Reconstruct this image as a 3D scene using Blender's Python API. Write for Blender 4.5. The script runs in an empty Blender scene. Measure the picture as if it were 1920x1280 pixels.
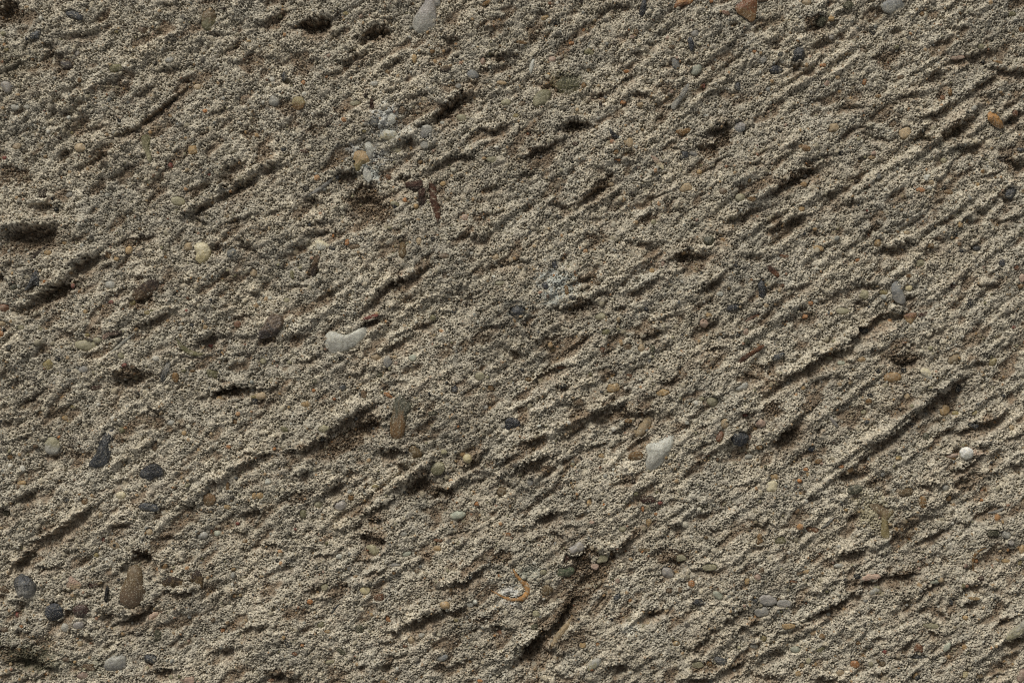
import bpy, math, random
import numpy as np

# ------------------------------------------------------------------ camera, sky, sun, exposure
S = 0.00015                      # metres per unit of the survey grid (0.15 mm)
W2, H2 = 960.0, 640.0            # half extents of the surveyed patch
scene = bpy.context.scene
cam_d = bpy.data.cameras.new("camera")
cam = bpy.data.objects.new("camera", cam_d)
scene.collection.objects.link(cam)
scene.camera = cam
cam_d.sensor_width = 36.0
cam_d.lens = 60.0
CAM_H = 1920 * S * 60.0 / 36.0
cam.location = (0.0, 0.0, CAM_H)
cam.rotation_euler = (0, 0, 0)
cam_d.clip_start = 0.01
cam_d.clip_end = 100.0

SUN_ELEV, SUN_AZ = math.radians(38), math.radians(-22)   # azimuth from +Y (top), negative = left
world = bpy.data.worlds.new("World")
scene.world = world
world.use_nodes = True
wn = world.node_tree.nodes
wl = world.node_tree.links
for n in list(wn): wn.remove(n)
sky = wn.new("ShaderNodeTexSky"); sky.sky_type = 'NISHITA'; sky.sun_disc = False
sky.sun_elevation = SUN_ELEV; sky.sun_rotation = SUN_AZ
sky.air_density = 1.0; sky.dust_density = 4.0
bg = wn.new("ShaderNodeBackground"); bg.inputs[1].default_value = 0.092
wo = wn.new("ShaderNodeOutputWorld")
hs = wn.new('ShaderNodeHueSaturation'); hs.inputs['Saturation'].default_value = 0.12   # thin even cloud
wl.new(sky.outputs[0], hs.inputs['Color']); wl.new(hs.outputs[0], bg.inputs[0]); wl.new(bg.outputs[0], wo.inputs[0])
sun_d = bpy.data.lights.new("sun", 'SUN'); sun_d.energy = 2.3; sun_d.angle = math.radians(15)
sun_d.color = (1.0, 0.965, 0.905)
sun = bpy.data.objects.new("sun", sun_d); scene.collection.objects.link(sun)
sun.rotation_euler = (math.pi/2 - SUN_ELEV, 0, math.pi - SUN_AZ)
# a lamp shines along -Z; tip it so it comes from the upper left of the patch
import mathutils
dvec = mathutils.Vector((math.sin(SUN_AZ)*math.cos(SUN_ELEV), math.cos(SUN_AZ)*math.cos(SUN_ELEV), math.sin(SUN_ELEV)))
sun.rotation_euler = dvec.to_track_quat('Z', 'Y').to_euler()
scene.view_settings.view_transform = 'Standard'
scene.view_settings.look = 'None'
scene.view_settings.gamma = 1.0
scene.view_settings.exposure = 0.0
scene.cycles.filter_width = 1.1

TILES = {'A': 0, 'B': 430, 'C': 850}
def tp(t, x, y):
    k = 480/1429.0
    return ((int(t[1])-1)*480 + x*k, TILES[t[0]] + y*k)
K = 480/1429.0
STROKES = """
A1 40 .8 0,60 50,30
A1 30 .6 0,90 60,70
A1 25 .6 230,260 310,245
A1 30 .6 20,400 80,370 150,340
A1 25 .6 270,310 370,300
A1 22 .6 330,215 430,195 560,165
A1 35 .9 780,690 840,650 900,600 960,555 1010,500
A1 28 .8 640,765 700,730 770,720
A1 28 .8 450,925 520,895 600,860
A1 25 .6 320,880 400,830
A1 20 .6 1240,290 1330,260
A1 25 .6 880,385 1000,375
A1 25 .6 740,540 800,500 860,470
A1 28 .9 1190,1115 1290,1070 1370,1020 1429,980
A1 22 .8 1080,1190 1150,1140
A1 18 .5 1100,765 1180,720
A1 30 .6 1250,955 1350,905
A1 35 .7 190,1140 300,1150
A1 45 .8 40,1275 180,1262 330,1262
A1 20 .8 1070,1215 1130,1235
A1 18 .5 1250,1255 1420,1200
A1 20 .5 1010,440 1090,440
A1 20 .5 900,20 1000,20
A1 18 .5 480,730 600,700
A1 20 .5 1180,640 1280,600
A1 25 .5 160,240 210,225
A1 20 .4 380,500 480,470
A1 18 .4 1150,190 1250,190
A2 45 1 230,135 330,140 410,100
A2 20 .7 400,190 470,180
A2 35 .9 590,195 680,175 750,165
A2 25 .6 0,140 80,100 160,60
A2 25 .7 460,350 560,320 640,290
A2 20 .6 140,440 190,450
A2 25 .6 700,390 760,350 830,325
A2 25 .8 1040,215 1110,215
A2 20 .7 1180,450 1240,458
A2 28 .7 1245,390 1300,370
A2 25 .8 1290,310 1420,300
A2 45 1 960,675 1030,630 1090,590 1150,545
A2 30 .6 1160,540 1230,530
A2 20 .5 810,555 880,540 960,525
A2 28 .7 1270,720 1340,730 1400,690
A2 28 .9 800,800 850,780 900,790
A2 35 .7 0,960 60,930 120,920
A2 35 .9 440,985 500,965 560,960
A2 22 .8 940,960 1010,920 1080,880 1140,865 1220,880
A2 20 .6 690,1110 770,1070 830,1040
A2 22 .7 790,990 860,985
A2 30 .5 560,1110 620,1110 680,1130
A2 30 .5 270,1105 350,1130
A2 20 .5 1290,1060 1380,1030
A2 18 .5 1310,1190 1400,1170
A2 18 .5 60,1200 170,1160
A2 22 .5 330,640 380,630
A2 22 .6 410,405 470,405
A2 18 .5 1240,30 1310,30
A2 18 .5 1270,160 1340,155
A2 25 .5 280,1255 400,1240
A2 16 .5 700,100 770,105
A2 16 .5 900,300 960,300
A3 22 .7 510,50 590,30 680,35
A3 25 .5 130,65 190,70
A3 22 .7 205,455 240,490 300,520
A3 35 .9 290,695 350,680 420,690
A3 28 .8 100,860 180,830 250,790 310,770
A3 18 .5 400,530 500,530 570,500
A3 15 .5 580,350 640,350
A3 25 .6 590,470 650,430 690,420
A3 22 .7 660,520 730,520 790,540
A3 22 .6 950,350 1010,345
A3 22 .6 680,290 740,290
A3 20 .5 750,245 800,240
A3 25 .6 1140,640 1220,660
A3 38 1 1090,745 1160,710 1240,690
A3 30 .7 1030,820 1100,815
A3 30 .9 380,1130 440,1080 500,1045 540,1030
A3 25 .6 240,1140 330,1150
A3 22 .7 50,970 110,955
A3 18 .6 460,930 530,940
A3 20 .7 1070,960 1130,910 1190,880
A3 22 .5 1300,930 1429,890
A3 30 .7 1180,1250 1280,1200 1380,1160 1429,1150
A3 15 .5 740,1100 830,1090 900,1060
A3 12 .6 900,760 990,755
A3 14 .6 890,825 940,825
A3 18 .5 80,745 150,740
A3 16 .5 0,512 40,510
A3 15 .5 1040,545 1160,500
A3 15 .5 850,575 780,570
A3 18 .5 420,1225 520,1215
A4 20 .6 10,225 60,225
A4 35 .7 240,260 300,230 360,210
A4 35 .5 230,155 300,135 350,125
A4 35 .7 140,365 200,370
A4 28 .9 1000,350 1060,330 1140,310 1210,290
A4 30 .9 1270,380 1340,400 1429,400
A4 30 .7 870,450 930,420 1000,400
A4 22 .7 730,550 800,525 860,520
A4 25 .8 860,665 930,640 1000,590 1050,560
A4 28 .7 1150,500 1220,450 1290,430
A4 30 .5 1160,525 1260,530
A4 22 .6 420,590 540,590
A4 22 .8 530,730 600,760 690,780
A4 15 .6 500,700 600,715
A4 40 .6 970,735 1050,720 1120,660
A4 30 .6 850,770 920,775
A4 28 .9 1090,820 1160,810 1220,765
A4 28 .9 1310,680 1380,650 1429,610
A4 20 .7 110,810 170,800
A4 40 1 180,980 240,950 300,920
A4 30 .9 0,1080 60,1050 130,1010 190,990
A4 20 .6 300,870 370,855
A4 15 .5 500,882 560,870
A4 30 .7 320,1090 390,1060
A4 22 .6 430,1140 520,1120
A4 28 .9 80,1260 150,1225 210,1200
A4 40 .8 1380,900 1429,915
A4 35 .7 1320,1100 1370,1120
A4 25 .6 1150,1165 1230,1170
A4 18 .5 240,560 300,545
A4 20 .6 400,70 480,60
A4 20 .6 690,165 740,160
A4 20 .5 1020,160 1070,165
A4 15 .4 900,240 1010,240
A4 16 .5 1110,90 1160,90
A4 15 .5 1200,985 1300,960
A4 15 .6 1290,1250 1400,1200
A4 12 .6 840,1030 900,1015
B1 45 .9 0,50 60,25 120,18 300,14
B1 50 .6 120,70 220,40 310,40
B1 45 1 380,255 430,205 480,170 540,150
B1 40 1.1 150,405 230,365 310,325 390,300
B1 25 .6 120,440 200,420
B1 22 .9 740,390 800,388 850,360
B1 22 .7 600,380 680,330 720,320
B1 35 .8 0,250 30,280
B1 25 .6 30,205 70,190
B1 22 .5 740,260 800,265
B1 28 .8 760,550 840,510 900,480 960,450
B1 25 .7 1280,500 1400,470
B1 40 .9 1110,630 1180,600 1220,590
B1 18 .5 1310,600 1429,600
B1 15 .7 1220,840 1280,850
B1 32 .9 1140,930 1230,900 1310,880 1420,890
B1 45 .6 620,830 700,840 790,820
B1 20 .6 0,820 40,780
B1 28 .6 130,970 190,930 240,890
B1 25 .5 60,860 130,840
B1 25 .5 320,560 420,600
B1 15 .6 0,985 40,980
B1 30 .6 10,1075 80,1060
B1 25 .5 840,1010 900,1010
B1 30 .6 1340,60 1420,110
B1 18 .6 560,210 620,190
B1 18 .5 1240,430 1290,420
B1 22 .7 1390,350 1429,350
B1 20 .5 1020,300 1080,280
B1 14 .8 240,1262 320,1267
B1 22 .5 1350,1260 1429,1240
B1 30 .6 1180,90 1240,95
B1 12 .6 1010,700 1060,715 1140,715
B1 16 .5 90,1170 190,1140
B2 25 1 580,465 640,415 690,352 750,300 820,280 900,245 970,205
B2 20 .9 600,540 640,520 690,495
B2 35 .8 700,685 760,650 820,620 860,595
B2 22 .6 880,555 940,535 1000,510
B2 14 .5 150,320 230,315 310,320
B2 25 .6 380,360 440,340
B2 22 .7 230,740 290,730 350,700
B2 20 .6 60,890 130,870
B2 28 1 230,1245 310,1215 390,1170
B2 38 .9 400,1135 460,1100 520,1060 580,1020 680,970
B2 60 .5 560,1110 640,1080 700,1090
B2 25 .8 170,1235 230,1232
B2 18 .5 0,140 70,160
B2 18 .8 30,605 90,605
B2 14 .7 710,775 760,772
B2 10 .6 500,690 560,678
B2 22 .8 1240,550 1310,540 1370,535
B2 30 .5 1150,35 1260,40
B2 22 .6 1350,210 1429,190
B2 25 .6 300,22 420,15
B2 40 .4 1160,390 1220,360
B2 40 .8 690,1240 800,1240
B2 28 .5 200,595 245,590
B2 20 .4 760,850 850,850
B2 20 .7 0,962 50,952
B2 22 .5 540,820 620,790
B2 18 .4 1000,850 1080,810
B3 20 .5 70,110 130,60 180,40
B3 25 .5 0,180 80,180
B3 25 .7 640,60 710,75 790,85
B3 50 .6 900,165 980,145 1060,160
B3 28 .8 1060,330 1130,300 1170,260
B3 30 .6 1130,45 1200,20
B3 25 .7 640,370 700,350 750,310 830,260
B3 20 .6 370,290 440,270
B3 22 .8 580,435 650,432
B3 20 .5 500,350 550,350
B3 40 .6 240,440 340,440 430,410
B3 12 .6 780,510 860,490 940,455
B3 22 .8 700,600 780,590 850,560
B3 20 .6 790,620 870,635
B3 28 .8 1070,545 1110,525 1140,500
B3 18 .6 1240,460 1300,410
B3 25 .7 1060,680 1130,660 1200,660
B3 22 .5 1180,600 1240,590
B3 18 .6 290,700 350,650 420,600 470,580
B3 28 .9 90,850 160,820 230,780 300,765
B3 30 .9 0,680 40,690
B3 20 .8 820,858 920,845
B3 20 .6 250,885 300,870
B3 28 .5 290,970 380,970
B3 45 .9 430,1045 500,1020 560,990
B3 30 .8 650,1040 720,1030 790,1020
B3 28 .6 600,1110 690,1090
B3 30 .5 240,1180 330,1150 400,1090
B3 22 .8 0,1220 60,1190 160,1170
B3 20 .7 380,1250 450,1210 530,1190
B3 12 .7 690,1190 760,1150
B3 30 .6 1290,800 1370,830
B3 25 .6 1280,1030 1360,1020
B3 25 .5 1390,770 1429,770
B3 14 .5 1030,1110 1100,1090
B3 20 .5 1290,150 1380,140
B3 18 .5 500,700 560,670
B3 20 .4 720,770 800,760
B4 35 .8 630,115 700,100 790,80
B4 25 .7 480,300 560,310 640,310
B4 25 .6 290,410 360,370 430,330
B4 22 .8 760,385 830,372
B4 38 1 480,605 540,560 600,515 650,475 730,470
B4 22 .7 400,690 470,660 500,640
B4 32 1 90,855 160,805 230,765 290,715 350,690 440,680
B4 22 .6 0,755 60,725
B4 32 .9 690,735 760,745 850,720
B4 25 .6 760,655 840,640
B4 42 .9 840,1025 900,990 960,930 1020,910 1080,880
B4 35 .9 560,1225 620,1190 680,1150 750,1110
B4 32 .9 1040,1135 1110,1125 1180,1090 1290,1050
B4 20 .6 1130,750 1230,740
B4 22 .5 900,580 990,550
B4 18 .6 1190,310 1300,310
B4 18 .6 120,330 220,310
B4 50 .8 0,1205 60,1180 110,1130 210,1035
B4 18 .7 260,1130 310,1100
B4 25 .6 1180,1210 1250,1220
B4 18 .6 1300,1180 1429,1140
B4 22 .6 490,405 540,405
B4 22 .6 860,115 930,105
B4 14 .5 1290,660 1370,650
B4 20 .5 370,820 430,830
B4 18 .4 1110,70 1180,130
B4 20 .6 1230,1262 1300,1240
B4 8 .7 640,860 740,855
B4 18 .5 1000,870 1110,830
B4 18 .5 880,600 950,570
C1 35 .9 60,645 110,600 170,540
C1 42 1 160,500 230,480 300,445 370,395 440,350 510,305
C1 35 .7 90,260 130,240 200,210
C1 30 .6 0,305 60,330
C1 25 .6 190,630 260,640 340,620
C1 10 .5 190,100 230,70
C1 25 .8 1300,95 1360,62 1429,30
C1 25 .8 1160,165 1210,155
C1 35 .9 1350,335 1429,330
C1 25 .6 1010,300 1100,280
C1 18 .6 620,412 720,390
C1 16 .5 530,212 620,185
C1 50 1 740,590 790,562 850,580
C1 25 .8 860,600 900,680
C1 20 .7 660,655 710,630
C1 30 1.1 640,955 730,925 800,890 860,840
C1 40 .8 570,905 620,905
C1 22 .9 930,770 1000,775 1090,765
C1 45 .6 95,830 150,840
C1 20 .7 270,930 350,928
C1 40 .6 410,1000 450,1010 530,1040
C1 28 .7 360,872 400,872
C1 18 .6 860,470 1030,470
C1 25 .7 1330,1010 1429,960
C1 35 .7 1220,1110 1300,1090
C1 35 .7 800,1150 860,1160
C1 32 .9 860,1220 970,1200
C1 12 .8 560,1180 630,1150
C1 50 .6 60,1165 150,1155 260,1190
C1 30 .7 220,1210 300,1200
C1 20 .7 100,1270 200,1260
C1 25 .6 0,1240 60,1230
C1 30 .4 700,1010 780,1010
C1 16 .5 720,205 790,210
C1 18 .5 640,165 700,155
C1 30 .4 1290,440 1400,450
C1 14 .6 340,760 400,768
C1 22 .5 350,545 400,540
C2 18 .7 0,12 90,2
C2 28 .7 240,115 300,100
C2 22 .6 500,120 560,100
C2 38 .8 390,215 440,185 480,170
C2 30 .7 790,60 850,70
C2 38 .9 820,172 890,152 970,130
C2 28 .6 990,232 1050,210 1100,200
C2 30 .9 1180,65 1230,40
C2 18 .5 1200,170 1290,130
C2 28 .8 600,360 660,320 740,270
C2 30 .8 620,380 700,368
C2 22 .6 530,420 590,400
C2 28 .8 680,495 725,490
C2 35 .5 560,460 650,470
C2 18 .6 320,578 440,560
C2 25 .8 470,742 540,732
C2 22 .6 580,602 640,600
C2 18 .7 590,690 690,650
C2 18 .6 120,642 210,630
C2 30 .6 300,755 360,750
C2 32 .8 1060,738 1130,725 1210,690 1270,640
C2 30 .6 1080,770 1130,790
C2 40 1 810,975 880,952 960,912 1070,880
C2 25 .7 740,1000 800,990
C2 22 .7 690,1057 750,1050
C2 20 .7 560,1190 620,1185
C2 28 .7 690,1190 760,1180
C2 20 .7 1000,1190 1080,1190 1160,1170 1230,1130
C2 18 .5 770,1150 850,1100
C2 30 .9 60,1250 150,1240 220,1255
C2 25 .6 40,515 120,515
C2 22 .6 0,970 60,970
C2 40 .6 1310,970 1380,970
C2 35 .6 1380,150 1429,180
C2 16 .6 1130,440 1200,440
C2 15 .5 1080,380 1150,370
C2 30 .9 0,310 30,330
C2 15 .5 1290,760 1310,800
C2 18 .4 250,900 340,860
C3 35 .9 0,100 60,80 120,40 200,15
C3 32 .9 130,382 200,352 270,330
C3 18 .6 260,412 380,400
C3 20 .6 0,430 90,420
C3 35 .5 220,445 290,460
C3 26 .6 370,655 430,645 500,622
C3 28 .7 540,592 600,545 650,490 700,450
C3 30 1.3 150,1015 210,980 260,925 300,870 350,820
C3 38 1.3 60,1115 110,1060 160,1030
C3 35 1 30,1150 70,1105
C3 30 .8 190,1095 240,1110
C3 18 .8 30,1270 60,1240
C3 9 .9 440,890 500,820 540,755
C3 50 .5 370,700 460,690
C3 28 .7 800,542 880,520
C3 40 .5 880,605 960,610
C3 25 .8 1070,648 1140,640
C3 15 .5 1000,655 1060,650
C3 25 .7 750,902 830,880
C3 25 .8 310,585 390,560
C3 18 .6 1250,190 1330,160
C3 14 .5 1040,340 1100,335
C3 25 .5 890,400 960,410
C3 20 .6 1090,440 1180,420
C3 28 .8 1370,402 1429,400
C3 20 .6 1340,520 1400,515
C3 25 .7 1000,1105 1060,1060 1130,1020
C3 25 .7 1190,942 1250,900 1300,870
C3 20 .5 1270,960 1330,985
C3 35 .9 980,1255 1040,1260 1120,1250
C3 28 .8 1150,1230 1230,1200 1320,1180
C3 35 .6 560,1185 640,1190
C3 30 .6 1350,1240 1429,1250
C3 28 .5 240,1230 300,1250
C3 20 .5 420,1000 480,1010
C3 16 .5 570,160 650,150
C4 35 .6 400,130 520,110
C4 25 .8 1010,112 1080,90 1130,60 1180,20
C4 28 .7 1060,172 1110,130 1160,110
C4 28 .8 850,182 920,175
C4 25 .6 1350,65 1429,70
C4 22 .5 210,250 300,240
C4 12 .7 450,240 530,222
C4 20 .6 440,370 520,350
C4 18 .6 860,352 940,345
C4 20 .8 830,502 900,470 1000,430
C4 12 .5 290,425 390,360
C4 35 .8 370,578 440,560 560,545
C4 25 .8 510,722 610,710 690,670
C4 28 .8 690,702 760,690 830,670
C4 22 .8 850,762 940,730 1010,690
C4 30 .8 240,922 310,890 370,850 440,810 490,790
C4 45 .4 720,850 790,800
C4 22 .8 1110,737 1200,735
C4 25 .7 1100,842 1170,830
C4 22 .7 1270,960 1310,940 1370,910
C4 32 1 1310,1055 1429,1020
C4 25 .7 880,1003 960,1000
C4 22 .6 960,890 1010,930
C4 15 .6 580,1040 660,1020
C4 20 .7 740,1090 800,1050
C4 16 .5 900,1110 970,1060
C4 25 .5 20,1110 110,1120
C4 28 .7 0,1245 60,1250
C4 25 .8 270,1262 400,1270
C4 25 .6 610,1232 670,1230
C4 18 .6 1250,1252 1330,1220
C4 25 .6 1230,442 1280,450
C4 14 .5 1040,370 1140,400
"""
# ridges of paste left between the bristles: (height, half width, points)
RIDGES = [
 (7,7,[(340,400),(390,372),(440,340),(520,300)]), (5,8,[(350,935),(420,890),(480,850),(535,812)]), (7,9,[(640,990),(700,935),(765,893),(810,858)]),
 (6,8,[(1425,735),(1480,700),(1530,672),(1600,628),(1685,578)]), (5,8,[(1560,870),(1640,812),(1700,770),(1800,702)]),
 (5,7,[(1380,445),(1430,418),(1482,388)]), (5,7,[(1450,422),(1490,394),(1535,358)]), (4,7,[(1620,462),(1720,400)]),
 (4,8,[(1180,300),(1250,240),(1330,172),(1400,112)]), (5,8,[(1090,722),(1160,690),(1250,640)]), (5,8,[(870,872),(960,802),(1060,742)]),
 (6,8,[(830,915),(900,880),(990,830),(1130,762)]), (4,7,[(1000,895),(1060,850),(1120,802)]), (4,8,[(1480,1002),(1560,950),(1640,900)]),
 (5,8,[(1640,1032),(1740,952),(1850,890),(1930,840)]), (4,7,[(1680,982),(1760,930)]), (5,9,[(1180,1012),(1120,1030),(1065,1062)]),
 (5,8,[(1060,1130),(1030,1180),(1000,1212)]), (4,8,[(1300,1232),(1390,1180),(1480,1132),(1560,1082)]), (4,8,[(1420,1232),(1510,1180),(1600,1132)]),
 (4,8,[(600,1122),(680,1092),(760,1062),(870,1012)]), (4,9,[(120,202),(190,155),(260,112),(330,60)]), (4,8,[(60,292),(170,202)]),
 (4,8,[(200,302),(270,250),(330,202)]), (4,8,[(600,172),(700,102)]), (4,8,[(890,522),(800,562),(700,622)]), (5,7,[(1700,302),(1780,242),(1860,182)]),
 (5,7,[(1780,282),(1850,225),(1925,168)]), (4,7,[(1640,332),(1740,272)]), (4,7,[(1720,472),(1810,410),(1900,342)]), (4,7,[(1740,562),(1820,500),(1900,442)]),
 (5,8,[(1250,522),(1310,475),(1370,432)]), (4,8,[(1100,562),(1240,472)]), (4,8,[(1380,652),(1440,605),(1500,562)]), (4,8,[(1780,702),(1850,655),(1925,608)]),
 (4,8,[(1460,832),(1530,785),(1600,742)]), (4,7,[(1880,762),(1800,832)]), (5,8,[(30,1052),(100,1000),(160,952)]), (4,8,[(0,702),(80,642)]),
 (4,8,[(560,622),(640,562)]), (4,8,[(400,602),(480,542)]), (3.5,7,[(980,470),(1070,410),(1160,352)]), (3.5,7,[(900,440),(1010,360)]),
 (3.5,7,[(1000,640),(1080,590),(1150,545)]), (4,7,[(1290,880),(1360,825),(1420,790)]), (4,7,[(1270,800),(1340,745),(1400,705)]),
 (4,7,[(1500,1130),(1580,1075),(1660,1030)]), (4,7,[(1560,700),(1640,650),(1700,600)]), (4,7,[(1700,860),(1790,790),(1860,735)]),
 (4,7,[(1560,480),(1640,420)]), (3.5,7,[(160,640),(240,590),(300,545)]), (3.5,8,[(420,1120),(520,1060),(600,1010)]), (3.5,8,[(200,880),(290,820),(350,790)]),
]
# hollows where brown dirt has gathered: (x, y, half length, half width, angle, depth)
PITS = [(60,452,58,28,10,6),(1090,1115,110,25,50,9),(682,378,40,34,30,8),(712,402,26,20,20,6),(645,828,62,22,28,11),(690,800,32,20,30,7),(845,200,48,13,42,9),(1080,236,28,10,8,7),
 (1355,268,30,14,38,10),(1335,285,20,16,0,6),(1085,1062,52,16,48,11),(1005,1210,40,18,48,13),(246,704,38,18,0,7),(255,452,34,10,15,5),(262,570,30,9,10,5),
 (112,548,46,11,25,8),(12,22,30,26,0,9),(34,330,30,16,0,5),(592,44,34,13,5,9),(700,60,30,11,12,7),(1500,330,30,12,30,8),(1530,45,26,18,0,6),(590,245,26,10,0,3),
 (1162,776,26,14,25,8),(1292,482,32,13,0,7),(1700,672,36,10,0,7),(1480,825,34,18,42,7),(985,845,55,9,38,5),(1262,1046,36,14,5,6),(1900,304,18,20,0,7),
 (1790,246,30,15,40,6),(45,1235,55,24,-10,6),(268,1045,26,16,0,8),(470,250,22,10,0,4),(540,205,24,18,-30,3),(430,340,20,9,0,3),(905,410,18,12,0,4),
 (1090,572,26,12,10,5),(560,930,32,12,15,5),(790,915,34,10,15,7),(830,925,30,12,0,5),(700,1010,26,14,0,5),(940,1045,26,12,20,6),(1210,625,24,10,20,3),
 (430,735,30,9,10,6),(860,1150,30,8,8,5),(1030,640,30,9,35,4),(1515,595,20,18,0,3),(905,635,26,12,0,4),(720,245,18,8,0,3),(1450,770,24,16,40,5),
 (1690,1085,34,16,30,5),(1640,905,26,10,10,3),(1020,880,22,12,0,4),(520,1262,28,10,0,6),(1330,1250,40,8,8,7),(1120,445,26,10,0,3),(760,800,10,8,0,2),(128,850,30,10,0,2),
 (1660,110,26,9,0,3),(1250,165,24,10,0,3),(1220,410,26,10,20,4),(1130,345,30,12,35,6),(1005,285,34,10,25,6),(1075,1200,44,16,30,3),(915,1160,30,7,12,4),(60,580,30,8,10,3)]
# lime bloom, algae and rust marks on the concrete itself: (x, y, half length, half width, angle, colour, strength)
STAINS = [(722,222,26,20,70,(206,206,198),.75),(690,288,14,34,80,(206,206,198),.7),(694,322,14,22,60,(196,200,192),.7),(735,248,30,14,10,(200,198,186),.6),
 (1045,530,34,26,-30,(182,188,182),.6),(1030,560,20,14,0,(120,128,126),.5),(800,250,14,20,80,(176,176,168),.4),(958,1112,18,16,0,(206,204,196),.7),(968,580,26,18,-20,(92,98,94),.55),
 (62,1236,62,32,-8,(88,90,72),.6),(180,1250,40,18,0,(104,108,88),.4),(1062,155,32,20,-10,(92,88,52),.55),(30,120,40,30,20,(112,110,90),.35),(1445,40,34,18,0,(120,112,92),.3),
 (985,1075,26,14,20,(150,160,146),.4),(1640,960,40,30,-60,(150,140,98),.45),(590,462,20,10,-20,(206,198,172),.5),(1820,850,20,10,0,(190,146,120),.35),(500,935,36,16,0,(196,190,168),.35),
 (1720,410,26,16,0,(188,184,170),.4),(1200,520,26,20,20,(190,186,170),.4),(240,905,40,20,0,(192,186,168),.3),(1475,580,30,16,0,(188,184,168),.35),(1180,1180,14,10,0,(200,200,190),.4),
 (300,640,26,16,20,(176,172,154),.3),(80,835,20,14,0,(170,168,150),.3),(1290,430,34,20,36,(192,186,166),.35),(1650,250,44,24,30,(190,184,166),.3),(250,1090,60,30,0,(186,178,158),.35)]
# ------------------------------------------------------------------ palette (albedo seen in plain light)
def lin(c):
    c = np.asarray(c, dtype=float)/255.0
    return np.where(c <= 0.04045, c/12.92, ((c+0.055)/1.055)**2.4)
PAL = {k: lin(v) for k, v in {
 'cement': (158,149,128), 'tan': (142,124,96), 'palegrey': (138,135,124), 'white': (168,166,153), 'cream': (178,168,138),
 'cream2': (192,160,112), 'lilac': (134,128,120), 'grey': (116,113,106), 'bluegrey': (100,100,96), 'slate': (48,49,49),
 'black': (22,22,23), 'navy': (34,36,40), 'brown': (84,68,50), 'dkbrown': (46,37,31), 'khaki': (130,124,98),
 'khbrown': (88,72,48), 'olive': (92,88,62), 'dkolive': (58,57,42), 'green': (78,84,64), 'palegreen': (140,142,124),
 'amber': (98,74,44), 'amber2': (128,102,66), 'ochre': (142,118,82), 'yellow': (118,106,70), 'yellow2': (160,148,112),
 'orange': (140,96,58), 'rust2': (96,60,34), 'ochre2': (146,106,58), 'bright': (204,201,192), 'rust': (94,63,42), 'red': (104,56,48), 'chip': (64,41,29), 'maroon': (56,37,29), 'pink': (142,120,104),
 'pink2': (158,134,116)}.items()}
WORDS = {'chip':'reddish brown','rust2':'rust','ochre2':'ochre','bright':'white','tan':'tan','palegrey':'pale grey','white':'white','cream':'cream','cream2':'peach coloured','lilac':'pinkish grey',
 'grey':'grey','bluegrey':'blue grey','slate':'dark grey','black':'black','navy':'blue black','brown':'brown','dkbrown':'dark brown',
 'khaki':'khaki','khbrown':'olive brown','olive':'olive','dkolive':'dark olive','green':'mossy green','palegreen':'pale greenish grey',
 'amber':'amber brown','amber2':'golden brown','ochre':'ochre','yellow':'dull yellow','yellow2':'pale yellow','orange':'orange',
 'rust2': (96,60,34), 'ochre2': (146,106,58), 'bright': (204,201,192), 'rust':'rust brown','red':'red','maroon':'maroon','pink':'dusty pink','pink2':'salmon pink'}

# ------------------------------------------------------------------ the concrete surface as a height field
STEP = 1.0
NX, NY = 2400, 1600
PX0, PY0 = -240.0, -160.0
gx = PX0 + STEP*np.arange(NX)
gy = PY0 + STEP*np.arange(NY)
FX = np.fft.rfftfreq(NX, STEP)[None, :]
FY = np.fft.fftfreq(NY, STEP)[:, None]
def fnoise(seed, lo, hi, p=1.0, aniso=1.0, ang=0.0):
    r = np.random.default_rng(seed)
    F = np.fft.rfft2(r.standard_normal((NY, NX)).astype(np.float32))
    a = math.radians(ang); ca, sa = math.cos(a), -math.sin(a)
    al = FX*ca + FY*sa; ac = -FX*sa + FY*ca
    k = np.sqrt((al*aniso)**2 + ac**2) + 1e-9
    amp = k**(-p) * np.exp(-(k*lo)**4*0.7) * (1-np.exp(-(k*hi)**4))
    n = np.fft.irfft2(F*amp, s=(NY, NX))
    n -= n.mean(); n /= n.std()
    return n.astype(np.float32)
def blur(a, s):
    k2 = FX**2 + FY**2
    return np.fft.irfft2(np.fft.rfft2(a)*np.exp(-2*(math.pi*s)**2*k2), s=(NY, NX)).astype(np.float32)
def sstep(x, a, b):
    t = np.clip((x-a)/(b-a), 0, 1); return t*t*(3-2*t)

rgh = np.random.default_rng(7)
wx = fnoise(1, 60, 260, 1.5)*7; wy = fnoise(2, 60, 260, 1.5)*7
low = fnoise(3, 90, 420, 1.5)
base = low*5.0
# broomed furrows, bent by the warp field
fur = fnoise(4, 16, 56, 0.7, 20.0, 37)
fur2 = fnoise(5, 8, 22, 0.6, 14.0, 37)
JJ, II = np.meshgrid(np.arange(NY), np.arange(NX), indexing='ij')
wi = (II + (wx*0.35/STEP).astype(int)) % NX; wj = (JJ + (wy*0.35/STEP).astype(int)) % NY
fur = fur[wj, wi]; fur2 = fur2[wj, wi]
famp = 0.65 + 0.5*sstep(gx[None, :]*0.8 + gy[:, None]*0.3, 300, 1700)
base = base + famp*np.clip(0.75 + 0.5*fnoise(21, 40, 160, 1.0, 2.0, 37), 0.1, 2)*(fur*1.4 + fur2*0.45)
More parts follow.
